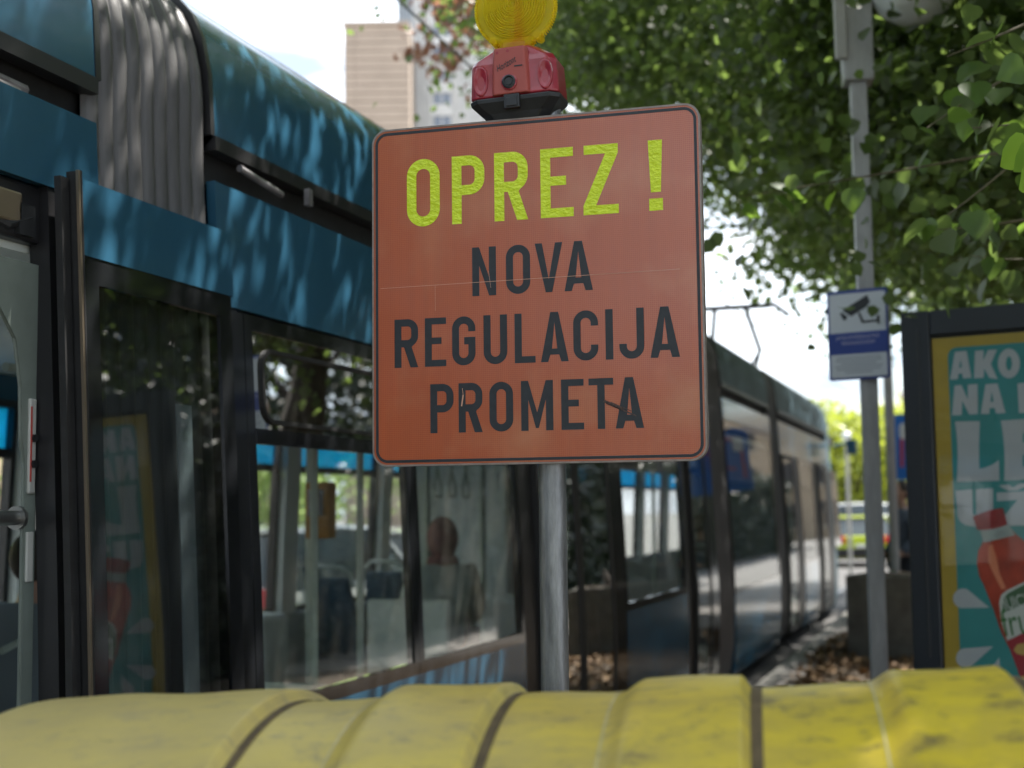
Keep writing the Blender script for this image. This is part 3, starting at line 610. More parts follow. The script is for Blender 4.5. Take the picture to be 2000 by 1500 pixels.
for y, z in ((5.3, 1.55), (8.9, 1.5), (10.9, 1.55)): MB().box((-WID + .07, y, z), (-WID + .075, y + .16, z + .22)).build('window_sticker', 'panel_pale', tram)
for y in (4.3, 5.0, 6.0, 9.3): MB().tube([(-.28, y, 1.9), (-.30, y, 2.05), (-.28, y, 2.2)], .012, 6).build('grab_handle', 'rail_pale', tram, smooth=40)
MB().tube([(-.75, 4.1, .86), (-.75, 4.1, 1.18), (-.75, 4.2, 1.24), (-.75, 4.7, 1.24), (-.75, 4.8, 1.18), (-.75, 4.8, .86)], .014, 8).build('guard_rail', 'rail_pale', tram, smooth=40)
# pantograph on the roof
mb = MB(); C0 = Vector((-1.15, 20.0, 3.38))
mb.box((-1.5, 19.4, 3.40), (-.8, 20.5, 3.46))
for sx in (-.28, .28):
    mb.tube([C0 + Vector((sx, -.4, .08)), C0 + Vector((sx * 1.3, .5, .55)), C0 + Vector((sx * .8, 0.1, 1.15))], .035, 8)
    mb.tube([C0 + Vector((sx, .4, .08)), C0 + Vector((sx * 1.3, .5, .55))], .018, 8)
mb.tube([C0 + Vector((-.85, .1, 1.0)), C0 + Vector((-.65, .1, 1.17)), C0 + Vector((.65, .1, 1.17)), C0 + Vector((.85, .1, 1.0))], .035, 8)
mb.tube([C0 + Vector((-.55, .3, 1.17)), C0 + Vector((.55, .3, 1.17))], .018, 8)
mb.build('pantograph', 'dark_steel', tram, smooth=40)

# ================================================================== WARNING SIGN
sc_ = Vector((-.9017, 2.8573, 2.0862)); SW, SH = .75, .767
Msign = Matrix.Translation(sc_) @ Matrix.Rotation(.0475, 4, 'Z') @ Matrix.Rotation(.0028, 4, 'Y') @ Matrix.Rotation(.004, 4, 'X') @ Matrix.Translation((-SW / 2, 0, -SH / 2))
sign = thing('warning_sign', 'square orange warning sign with yellow OPREZ and black lettering on a grey pole', 'sign', Msign)
I4 = Matrix.Identity(4)
o = flat('backing_plate', [rrect(0, 0, SW, SH, .035)], 'sign_edge', sign, I4, thick=.006, y=.0035)
flat('sign_face', [rrect(.003, .003, SW - .003, SH - .003, .033)], 'sign_orange', sign, I4, thick=.001, y=0)
flat('border_line', [rrect(.008, .008, SW - .008, SH - .008, .028), rrect(.0142, .0142, SW - .0142, SH - .0142, .022)], 'letter_black', sign, I4, thick=.0006, y=-.0009)
mb = MB(); lp = rrect(0, 0, SW, SH, .035); li = rrect(.004, .004, SW - .004, SH - .004, .032); k = len(lp)
vs = [Vector((x, -.0015, z)) for x, z in lp] + [Vector((x, -.0015, z)) for x, z in li] + [Vector((x, .022, z)) for x, z in lp] + [Vector((x, .022, z)) for x, z in li]
mb.add(vs, [(i, (i + 1) % k, (i + 1) % k + k, i + k) for i in range(k)] + [(i, i + 2 * k, (i + 1) % k + 2 * k, (i + 1) % k) for i in range(k)] + [(i + 2 * k, i + 3 * k, (i + 1) % k + 3 * k, (i + 1) % k + 2 * k) for i in range(k)])
mb.build('folded_rim', 'sign_edge', sign)
LET = [('O', .084, .162), ('P', .191, .267), ('R', .29, .367), ('E', .396, .470), ('Z', .492, .570), ('!', .636, .667)]
for c, a, b_ in LET:
    flat('letter', glyph(c, b_ - a, .154, .0225), 'letter_yellow', sign, Matrix.Translation((a, 0, .538)), thick=.0006, y=-.0009)
for row, v0, v1 in (((('N', .237, .292), ('O', .315, .370), ('V', .381, .443), ('A', .447, .510)), .3735, .4825), ((('R', .053, .109), ('E', .125, .175), ('G', .189, .243), ('U', .262, .316), ('L', .333, .380), ('A', .392, .454), ('C', .465, .520), ('I', .536, .5525), ('J', .566, .620), ('A', .633, .696)), .2205, .3295), ((('P', .137, .191), ('R', .203, .258), ('O', .274, .328), ('M', .346, .418), ('E', .436, .486), ('T', .497, .551), ('A', .555, .616)), .072, .181)):
    for c, a, b_ in row: flat('letter', glyph(c, b_ - a, v1 - v0, .0162), 'letter_black', sign, Matrix.Translation((a, 0, v0)), thick=.0006, y=-.0009)
mb = MB()
def sline(p, q, wd):
    d = Vector((q[0] - p[0], q[1] - p[1])).normalized(); nx, nz = -d.y * wd / 2, d.x * wd / 2
    mb.add([(p[0] + nx, -.0016, p[1] + nz), (p[0] - nx, -.0016, p[1] - nz), (q[0] - nx, -.0016, q[1] - nz), (q[0] + nx, -.0016, q[1] + nz)], [(0, 1, 2, 3)])
sline((.02, .402), (.70, .408), .0009); sline((.15, .402), (.1502, .345), .0008); sline((.275, .428), (.28, .39), .0006); sline((.21, .13), (.214, .155), .003); sline((.214, .155), (.212, .17), .001)
mb.build('scratch', 'scratch_pale', sign)
mb = MB(); sline((.53, .132), (.572, .112), .006); sline((.535, .127), (.60, .098), .003); sline((.545, .129), (.59, .108), .0015); mb.build('scuff_mark', 'scratch_dark', sign)
# pole (ridged galvanised tube), clamp
mb = MB(); n_ = 28; bx, by = .4005, .052
vs = []; PR = .0305
for z in (-1.73, .80):
    for k in range(n_): a = 2 * math.pi * k / n_; rr = PR * (1 + (.02 if k % 4 == 0 else 0)); vs.append((bx + rr * math.cos(a) - .017 * (z < 0) * 0, by + rr * math.sin(a), z))
mb.add(vs, [(k, (k + 1) % n_, (k + 1) % n_ + n_, k + n_) for k in range(n_)] + [tuple(range(n_))[::-1], tuple(range(n_, 2 * n_))])
pole = mb.build('pole', 'galvanised', sign, smooth=50)
for z in (.12, .62): MB().box((bx - .05, .018, z - .02), (bx + .05, by + .04, z + .02)).build('clamp', 'dark_steel', sign, bevel=.003)

# ================================================================== WARNING LAMP on top
Ml = Msign @ Matrix.Translation((.342, .035, SH + .002)) @ Matrix.Rotation(-.03, 4, 'Y')
lamp = thing('warning_lamp', 'red battery warning lamp with round yellow lens on top of the orange sign', 'warning lamp', Ml)
def ring8(z, w_, d_, cx=0, ch=.02):
    a, b_ = w_ / 2, d_ / 2
    return [Vector((cx + x, y, z)) for x, y in ((-a + ch, -b_), (a - ch, -b_), (a, -b_ + ch), (a, b_ - ch), (a - ch, b_), (-a + ch, b_), (-a, b_ - ch), (-a, -b_ + ch))]
mb = MB(); mb.loft([ring8(-.004, .135, .07), ring8(.012, .160, .085), ring8(.034, .205, .115), ring8(.044, .209, .118)]); mb.build('lamp_base', 'lamp_black', lamp, bevel=.003)
mb = MB(); mb.loft([ring8(.045, .203, .112, 0, .014), ring8(.06, .202, .110, 0, .014), ring8(.122, .196, .106, 0, .014), ring8(.134, .180, .10, 0, .014), ring8(.156, .108, .085, .0, .014), ring8(.160, .098, .075, .0, .014)]); mb.build('lamp_housing', 'lamp_red', lamp, bevel=.005, seg=3)
mb = MB(); mb.loft([[Vector((x, y, z)) for x, y in ((-.048 * k, -.050), (-.040 * k, -.0640), (.034 * k, -.0640), (.042 * k, -.050))] for z, k in ((.047, 1.05), (.09, 1.0), (.148, .92), (.153, .9))]); mb.build('label_panel', 'lamp_label', lamp, bevel=.003)
for x, z in ((-.030, .142), (-.006, .144)): MB().tube([(x, -.0645, z), (x, -.0615, z)], .0035, 10).build('screw', 'lamp_red', lamp)
for sx in (-.073, .075):
    mb = MB(); Mm = Matrix.Translation((sx, -.0535, .085)) @ Matrix.Rotation(R(90), 4, 'X') @ Matrix.Diagonal((.55, 1.15, 1, 1)); mb.lathe([(.032, 0), (.030, .0045), (.026, .005), (.018, .001), (0, -.0005)], 24, Mm); mb.build('side_dimple', 'lamp_red', lamp, smooth=60)
mb = MB(); Mm = Matrix.Translation((-.005, -.064, .073)) @ Matrix.Rotation(R(90), 4, 'X'); mb.lathe([(.018, 0), (.018, .003), (.0155, .004), (.0155, .002)], 28, Mm); mb.build('lock_collar', 'lamp_red', lamp, smooth=40)
mb = MB(); mb.lathe([(.0152, 0), (.0152, .006), (.012, .0075), (.0105, .006), (.0105, .0045), (0, .0045)], 28, Mm); mb.build('lock_ring', 'lamp_black', lamp, smooth=40)
mb = MB(); mb.lathe([(.0085, .0046), (.008, .0058), (0, .0062)], 20, Mm); mb.build('lock_cap', 'dark_steel', lamp, smooth=40)
mb = MB(); mb.box((-.019, -.066, .014), (.017, -.052, .046)); mb.build('latch', 'lamp_black', lamp, bevel=.002)
mb = MB(); mb.box((-.014, -.069, .018), (.012, -.063, .038)); mb.build('latch_tab', 'dark_steel', lamp, bevel=.0015)
text('lamp_lettering', 'Horizont', .021, 'lamp_black', lamp, Matrix.Translation((-.031, -.0648, .098)) @ Matrix.Rotation(R(-24), 4, 'Y'), shear=.5, xs=.62)
MB().box((.008, -.0650, .106), (.027, -.0645, .109)).build('small_print', 'lamp_black', lamp)
# neck, red post inside and the lens
LZ = .262
mb = MB(); mb.loft([ring8(.158, .085, .05, 0, .012), ring8(.170, .060, .045, 0, .012), ring8(.182, .030, .04, 0, .008)]); mb.build('lens_foot', 'lamp_red', lamp, bevel=.003)
MB().loft([[Vector((sx * w_ + .006, sy * .012, z)) for sx, sy in ((-1, -1), (1, -1), (1, 1), (-1, 1))] for z, w_ in ((.175, .010), (.26, .006), (.30, .003))]).build('lens_post', 'lamp_red', lamp)
Ml_ = Matrix.Translation((0, 0, LZ)) @ Matrix.Rotation(R(90), 4, 'X')
prof = [(.0925, -.004), (.0925, .006), (.088, .010), (.076, .010)]
nr = 13
for i in range(nr):
    r1 = .074 - i * .0052; z = .012 + .020 * (1 - (r1 / .074) ** 2); prof += [(r1, z), (r1 - .0012, z + .0042), (r1 - .0028, z + .0042), (r1 - .0048, z)]
prof += [(.001, .034)]
MB().lathe(prof, 72, Ml_).build('lens', 'lamp_lens', lamp, smooth=25)
MB().lathe([(.0925, .004), (.088, -.012), (.05, -.022), (.001, -.026)], 48, Ml_).build('rear_lens', 'lamp_lens', lamp, smooth=40)
for k in range(9):
    x = -.064 + k * .016; hh = math.sqrt(max(.0001, .072 ** 2 - x * x)); MB().box((x - .0012, -.006, LZ - hh), (x + .0012, .006, LZ + hh)).build('reflector_rib', 'lens_rib', lamp)
mb = MB()
for k in range(96):
    a = 2 * math.pi * k / 96; Mm = Ml_ @ Matrix.Rotation(a, 4, 'Z'); mb.box((.0905, -.0016, -.009), (.0955, .0016, .009), Mm)
mb.build('lens_rim', 'lamp_lens', lamp)
mb = MB(); mb.loft([ring8(.160, .074, .06, .0, .01), ring8(.176, .070, .056, .0, .01), ring8(.188, .090, .035, 0, .01)], caps=False)
for sx in (-.052, .052): mb.tube([(sx, -.02, .188), (sx, .02, .188)], .008, 12)
mb.build('lens_collar', 'lamp_lens', lamp)

# ================================================================== WASTE CONTAINER in front
q = at(1000, 1345, 1.825)
Mb_ = Matrix.Translation((q.x, q.y, 1.372)) @ Matrix.Rotation(R(7.9), 4, 'Z') @ Matrix.Rotation(-.0417, 4, 'Y')
binr = thing('waste_container', 'large wheeled waste container with dirty yellow ribbed lid in front of the sign', 'waste container', Mb_)
Mi = Mb_.inverted(); ax = Mb_.to_3x3() @ Vector((1, 0, 0)); nv = Mb_.to_3x3() @ Vector((0, 1, 0))
def bs(px): return (Mi @ on_plane(px, 1345, Vector((q.x, q.y, 1.37)) + nv * .075, nv)).x
edges = [bs(p) for p in (598, 768, 1012, 1224, 1468, 1700, 1962)]
s_left = bs(-40)
bands = [(s_left - .3, edges[0], 0), (edges[1], edges[2], 1), (edges[3], edges[4], 1), (edges[5], edges[6], 1)]
RT = 1 / 1.2
def sstep(x, a, b_): t = min(1, max(0, (x - a) / (b_ - a))); return t * t * (3 - 2 * t)
def lidh(x, v):
    h = -RT * v * v - .9 * max(0, abs(v) - .36) ** 1.6
    e = 0
    for a, b_, k in bands: e = max(e, sstep(x, a - .004, a + .030) * (1 - sstep(x, b_ - .012, b_ + .002)))
    base = -.016 + .016 * e
    # slight sag between
    dl = max(0, s_left + .16 - x) / .16; dr = max(0, x - .86) / .12
    return h + base - .16 * min(1, dl) ** 2.6 - .16 * min(1, dr) ** 2.6 + .0015 * math.sin(x * 31 + v * 7)
xs = sorted(set([round(s_left + (1.0 - s_left) * i / 300, 5) for i in range(301)] + [round(e + d_, 5) for e in edges for d_ in (-.012, -.008, -.004, -.001, .002, .006, .012, .02)])); vs_ = np.linspace(-.56, .56, 56)
V = []; F = []
for x in xs:
    for v in vs_: V.append((x, v, lidh(x, v)))
k = len(vs_)
for i in range(len(xs) - 1):
    for j in range(k - 1): a = i * k + j; F.append((a, a + k, a + k + 1, a + 1))
lid = npmesh('lid', V, F, 'lid_yellow', binr, True)
for e, wd in ((edges[0], .013), (edges[2], .014), (edges[4], .014), (edges[6], .014), (edges[1], .003), (edges[3], .003), (edges[5], .003)):  # right band edges: shade and grime as dark strips; left edges: pale strips
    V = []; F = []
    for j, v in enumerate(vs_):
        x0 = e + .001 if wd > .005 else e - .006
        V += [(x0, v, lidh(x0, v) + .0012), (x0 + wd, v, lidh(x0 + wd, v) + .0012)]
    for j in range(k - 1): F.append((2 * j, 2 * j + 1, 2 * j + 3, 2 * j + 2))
    npmesh('lid_shade_grime' if wd > .005 else 'lid_ridge', V, F, 'lid_shade_grime' if wd > .005 else 'lid_ridge', lid, True)
xl, xr = s_left, 1.0
rings = [[Vector((x, y, z)) for x, y in ((xl + i_, -.53 + i_), (xr - i_, -.53 + i_), (xr - i_, .53 - i_), (xl + i_, .53 - i_))] for z, i_ in ((-1.22, .14), (-.42, .03), (-.405, -.0), (-.37, -.0))]
MB().loft(rings).build('container_body', 'bin_body', binr, bevel=.02)
for x in (xl + .25, xr - .25):
    for y in (-.35, .35): MB().tube([(x, y - .02, -1.29), (x, y + .02, -1.29)], .08, 20).build('wheel', 'tyre', binr, smooth=40)

# ================================================================== POSTER DISPLAY
P0 = Vector((-.152, 6.303, 0)); Mp = TR(P0, R(-14)); npn = Mp.to_3x3() @ Vector((0, -1, 0)); Mpi = Mp.inverted()
disp = thing('poster_display', 'dark framed advertising display with turquoise and yellow juice poster', 'poster display', Mp)
def pu(px, py):
    v = Mpi @ on_plane(px, py, P0, npn); return (v.x, v.z)
ptop = 2.335; pw = 1.19
mb = MB(); mb.box((-.14, .0, .45), (-.012, .17, ptop + .125)); mb.box((pw + .012, .0, .45), (pw + .14, .17, ptop + .125)); mb.box((-.012, .0, ptop + .012), (pw + .012, .17, ptop + .125)); mb.box((-.012, 0, .45), (pw + .012, .17, .575)); mb.build('frame', 'anthracite', disp, bevel=.008)
MB().box((-.012, .025, .575), (pw + .012, .15, ptop + .012)).build('back_panel', 'anthracite', disp)
MB().box((-.072, -.004, .95), (-.060, 0.002, 2.38)).build('reflection_strip', 'dark_steel', disp, bevel=.003)  # thin strip standing in for a reflection line on the frame
MB().box((.05, .04, 0), (pw - .05, .13, .45)).build('stand', 'anthracite', disp)
def pflat(name, loops, m, lvl): return flat(name, loops, m, disp, I4, thick=.0008, y=.020 - .0012 * lvl)
pflat('poster_sheet', [[(-.008, .58), (pw + .008, .58), (pw + .008, ptop), (-.008, ptop)]], 'poster_yellow', 0)
pflat('poster_background', [rrect(.058, .62, pw - .05, ptop - .045, .04)], 'poster_teal', 1)
def cz(pts): return [pu(1780 + x * .467, 640 + y * .467) for x, y in pts]     # crop pixels of the photograph study
def bez(a, b_, c, n=6): return [((1 - t) ** 2 * a[0] + 2 * t * (1 - t) * b_[0] + t * t * c[0], (1 - t) ** 2 * a[1] + 2 * t * (1 - t) * b_[1] + t * t * c[1]) for t in [i / n for i in range(n + 1)]]
PL = 'poster_letter'
pflat(PL, [cz([(157, 216), (178, 100), (226, 95), (247, 208), (212, 211), (208, 190), (192, 192), (190, 214)]), cz([(195, 166), (207, 164), (202, 128)])], 'poster_grey', 2)
pflat(PL, [cz([(258, 210), (262, 96), (298, 93), (296, 138), (316, 92), (354, 90), (328, 150), (356, 214), (322, 208), (300, 168), (298, 208)])], 'poster_grey', 2)
oc = lambda rx, ry: cz([(404 + rx * math.cos(a), 148 + ry * math.sin(a)) for a in [i * math.pi / 14 for i in range(28)]])
pflat(PL, [oc(46, 62), oc(13, 30)], 'poster_grey', 2)
pflat(PL, [cz([(166, 366), (176, 242), (204, 238), (232, 300), (232, 238), (272, 234), (274, 360), (238, 362), (208, 304), (206, 364)])], 'poster_grey', 2)
pflat(PL, [cz([(286, 360), (306, 236), (356, 232), (390, 356), (350, 358), (344, 334), (322, 336), (322, 360)]), cz([(326, 310), (340, 308), (332, 264)])], 'poster_grey', 2)
pflat(PL, [cz([(440, 232), (530, 226), (548, 262), (540, 300), (486, 318), (488, 354), (446, 356)]), cz([(486, 256), (508, 255), (508, 288), (486, 290)])], 'poster_grey', 2)
pflat(PL, [cz([(178, 392), (282, 390)] + bez((282, 390), (276, 500), (280, 590)) [1:] + bez((280, 590), (335, 580), (362, 552))[1:] + [(364, 640), (186, 644)] + bez((186, 644), (196, 500), (178, 392))[1:-1])], 'poster_grey', 2)
pflat(PL, [cz([(370, 388), (560, 376), (558, 440), (462, 440), (462, 480), (540, 478), (540, 530), (462, 532), (462, 580), (570, 572), (574, 630), (384, 640)] + bez((384, 640), (392, 500), (370, 388))[1:-1])], 'poster_grey', 2)
pflat(PL, [cz([(180, 682), (250, 676), (252, 780), (268, 786), (266, 676), (338, 672), (338, 800)] + bez((338, 800), (320, 836), (260, 832))[1:] + bez((260, 832), (200, 830), (190, 790))[1:])], 'poster_grey', 2)
pflat(PL, [cz([(352, 690), (470, 684), (560, 684), (470, 790), (560, 780), (560, 826), (350, 830), (440, 720), (354, 726)])], 'poster_grey', 2)
pflat('poster_accent', [cz([(360, 660), (400, 655), (420, 668), (450, 652), (500, 650), (440, 680), (400, 682)])], 'poster_grey', 2)
def drop(tip, c, rr, nm='poster_drop'):
    tip = Vector(tip); c = Vector(c); d_ = (c - tip).normalized(); p_ = Vector((-d_.y, d_.x)); pts = [tuple(tip)]
    Ld = (c - tip).length
    for i in range(13):
        a = math.pi * (-.5 + i / 12.0) ; w_ = p_ * rr * math.sin(a) + d_ * rr * math.cos(a) * 1.05; pts.append(tuple(c + w_))
    pflat(nm, [cz(pts)], 'poster_grey', 2)
drop((322, 1172), (214, 1134), 42); drop((338, 1334), (226, 1382), 42); drop((364, 1380), (336, 1470), 34)
# bottle print
pflat('bottle_print', [cz([(288, 850), (296, 895), (276, 935), (270, 985), (280, 1040), (300, 1080), (340, 1180), (372, 1275), (410, 1350), (440, 1430), (480, 1560), (640, 1560), (600, 1250), (560, 1040), (520, 930), (440, 870), (424, 852), (400, 826)])], 'bottle_red', 3)
pflat('bottle_neck_print', [cz([(282, 846), (404, 822), (430, 868), (300, 900)])], 'bottle_clear', 4)
pflat('bottle_cap_print', [cz([(254, 790), (272, 846)] + bez((272, 846), (340, 850), (398, 822))[1:] + [(380, 754)] + bez((380, 754), (310, 762), (254, 790))[1:-1])], 'bottle_cap', 5)
pflat('bottle_highlight_print', [cz([(318, 916), (334, 905), (352, 960), (366, 1030), (392, 1090), (374, 1096), (340, 1030), (318, 980)])], 'bottle_shine', 4)
pflat('label_print', [cz([(364, 1150), (372, 1118), (398, 1098), (480, 1060), (560, 1030), (600, 1220), (560, 1262), (480, 1270), (398, 1310), (372, 1230)])], 'label_white', 4)
pflat('label_badge_print', [cz([(378, 1196), (380, 1136), (400, 1112), (470, 1074), (540, 1052), (556, 1120), (480, 1150)])], 'label_dark', 5)
pflat('label_lower_print', [cz([(398, 1310), (480, 1270), (570, 1250), (620, 1560), (484, 1560), (440, 1430)])], 'label_crimson', 4)
pflat('label_fruit_print', [cz([(424, 1350), (440, 1325), (480, 1318), (520, 1320), (520, 1352), (470, 1372), (440, 1366)])], 'label_gold', 5)
def ptext(s, px, py, ang, size, m, xs=1.0, lvl=6):
    u, v = pu(1780 + px * .467, 640 + py * .467); text('label_lettering', s, size, m, disp, Matrix.Translation((u, .020 - .0012 * lvl, v)) @ Matrix.Rotation(R(-ang), 4, 'Y'), xs=xs)
ptext('JUICY', 388, 1182, 14, .072, 'label_white', .62); ptext('fru', 384, 1292, 9, .165, 'label_green', .62)
MB().box((0.0, .006, .58), (pw, .009, ptop)).build('cover_glass', 'clear_glass', disp)

# ================================================================== CAMERA NOTICE POLE
pc = at(1706, 1000, 6.75); Mc = TR((pc.x, pc.y, 0), R(-14))
cct = thing('sign_pole', 'tall grey square pole carrying the white and blue camera notice plate', 'pole', Mc)
Mq = Matrix.Rotation(R(24), 4, 'Z')
MB().box((-.04, -.04, .72), (.04, .04, 3.72), Mq).build('pole', 'pole_grey', cct, bevel=.006)
MB().box((-.052, -.052, 0), (.052, .052, .72), Mq).build('pole_sleeve', 'dark_steel', cct, bevel=.006)
MB().box((-.075, -.075, 3.72), (.075, .075, 4.4), Mq).build('junction_box', 'pole_grey', cct, bevel=.01)
MB().box((-.115, -.11, 3.82), (-.055, -.07, 4.3), Mq).build('cover_plate', 'box_pale', cct, bevel=.01)
mb = MB(); mb.tube([(0, 0, 4.35), (.0, 0, 4.6), (.12, 0, 4.72), (.24, -.02, 4.62)], .03, 10); mb.build('lamp_arm', 'pole_grey', cct, smooth=40)
gl_c = Mc.inverted() @ at(1782, -45, 6.9); mb = MB(); mb.lathe([(.001, -.24), (.09, -.225), (.17, -.17), (.22, -.08), (.24, 0), (.22, .08), (.15, .15), (.001, .18)], 36, Matrix.Translation(gl_c)); mb.build('lamp_globe', 'globe_white', cct, smooth=60)
zc = 1.6 + (992 - 652) / 2700 * 6.72
def sp_(x0, z0, x1, z1): return [(x0, z0), (x1, z0), (x1, z1), (x0, z1)]
cxs = -.025
flat('notice_rim', [rrect(-.152 + cxs, zc - .222, .152 + cxs, zc + .222, .012)], 'plate_blue', cct, I4, thick=.006, y=-.062)
nt_ = flat('notice_plate', [rrect(-.140 + cxs, zc - .210, .142 + cxs, zc + .206, .008)], 'plate_white', cct, I4, thick=.001, y=-.0666)
Pl = lambda lp, m, nm: flat(nm, lp, m, nt_, I4, thick=.0006, y=-.0676)
Pl([sp_(-.1405 + cxs, zc - .095, .1425 + cxs, zc + .012)], 'plate_blue', 'notice_band')
def cw(pts): return [((x - 562) / 800 * .282 + cxs, zc + .012 + (735 - y) / 640 * .235) for x, y in pts]
Pl([cw([(355, 430), (715, 245), (755, 345), (700, 410), (560, 480), (478, 520), (372, 445)])], 'plate_ink', 'camera_pictogram')
Pl([cw([(318, 470), (345, 455), (430, 520), (390, 572), (360, 555)])], 'plate_ink', 'camera_pictogram')
Pl([cw([(575, 480), (605, 470), (655, 590), (840, 588), (842, 535), (880, 535), (880, 650), (850, 650), (842, 618), (625, 622)])], 'plate_ink', 'camera_pictogram')
text('notice_lettering', 'JAVNA POVRŠINA JE POD', .024, 'plate_text', nt_, Matrix.Translation((cxs, -.0682, zc - .020)), align='CENTER', xs=.80)
text('notice_lettering', 'VIDEONADZOROM', .024, 'plate_text', nt_, Matrix.Translation((cxs, -.0682, zc - .048)), align='CENTER', xs=.80)
for i in range(6):
    w_ = (.11, .115, .09, .12, .11, .07)[i]
    Pl([sp_(-w_ + cxs, zc - .115 - i * .0145, w_ + cxs, zc - .110 - i * .0145)], 'plate_small_text', 'notice_small_print')

# thin pole, blue sign, planter, person on platform
p = at(1744, 1000, 15.6)
o = MB().tube([(0, 0, -.1), (0, 0, 3.9)], .055, 14).build('thin_pole', 'pole_grey', smooth=40); o.location = (p.x, p.y, 0)
tag(o, 'thin round grey pole behind the concrete planter', 'pole')
Mq2 = TR((-.62, 21.7, 0), R(-4))
bsn = thing('blue_road_sign', 'blue rectangular road sign with red and white marks behind the poster display', 'road sign', Mq2)
MB().tube([(0, .03, 0), (0, .03, 3.1)], .035, 12).build('pole', 'pole_grey', bsn, smooth=40)
MB().box((-.52, -.01, 2.0), (.62, .01, 3.0)).build('panel', 'road_sign_blue', bsn)
flat('red_line', [stroke([(-.42, 2.2), (-.4, 2.8), (-.2, 2.85), (0, 2.6), (.3, 2.7)], .05)], 'road_sign_red', bsn, I4, thick=.002, y=-.013)
flat('red_line', [stroke([(-.3, 2.35), (0, 2.45), (.2, 2.85), (.45, 2.8)], .04)], 'road_sign_red', bsn, I4, thick=.002, y=-.0155)
flat('white_mark', [rrect(-.44, 2.62, -.30, 2.86, .06)], 'road_sign_white', bsn, I4, thick=.002, y=-.018)
p = at(1782, 1260, 14.8)
plv = thing('concrete_planter', 'low rectangular concrete planter box behind the camera notice pole', 'planter', TR((p.x, p.y, 0), R(-10)))
mb = MB(); mb.box((-.58, -.45, -.05), (.9, .45, .88)); mb.build('trough', 'concrete', plv, bevel=.015)
mb = MB(); mb.box((-.50, -.37, .86), (.82, .37, .885)); mb.build('planter_soil', 'soil', plv)

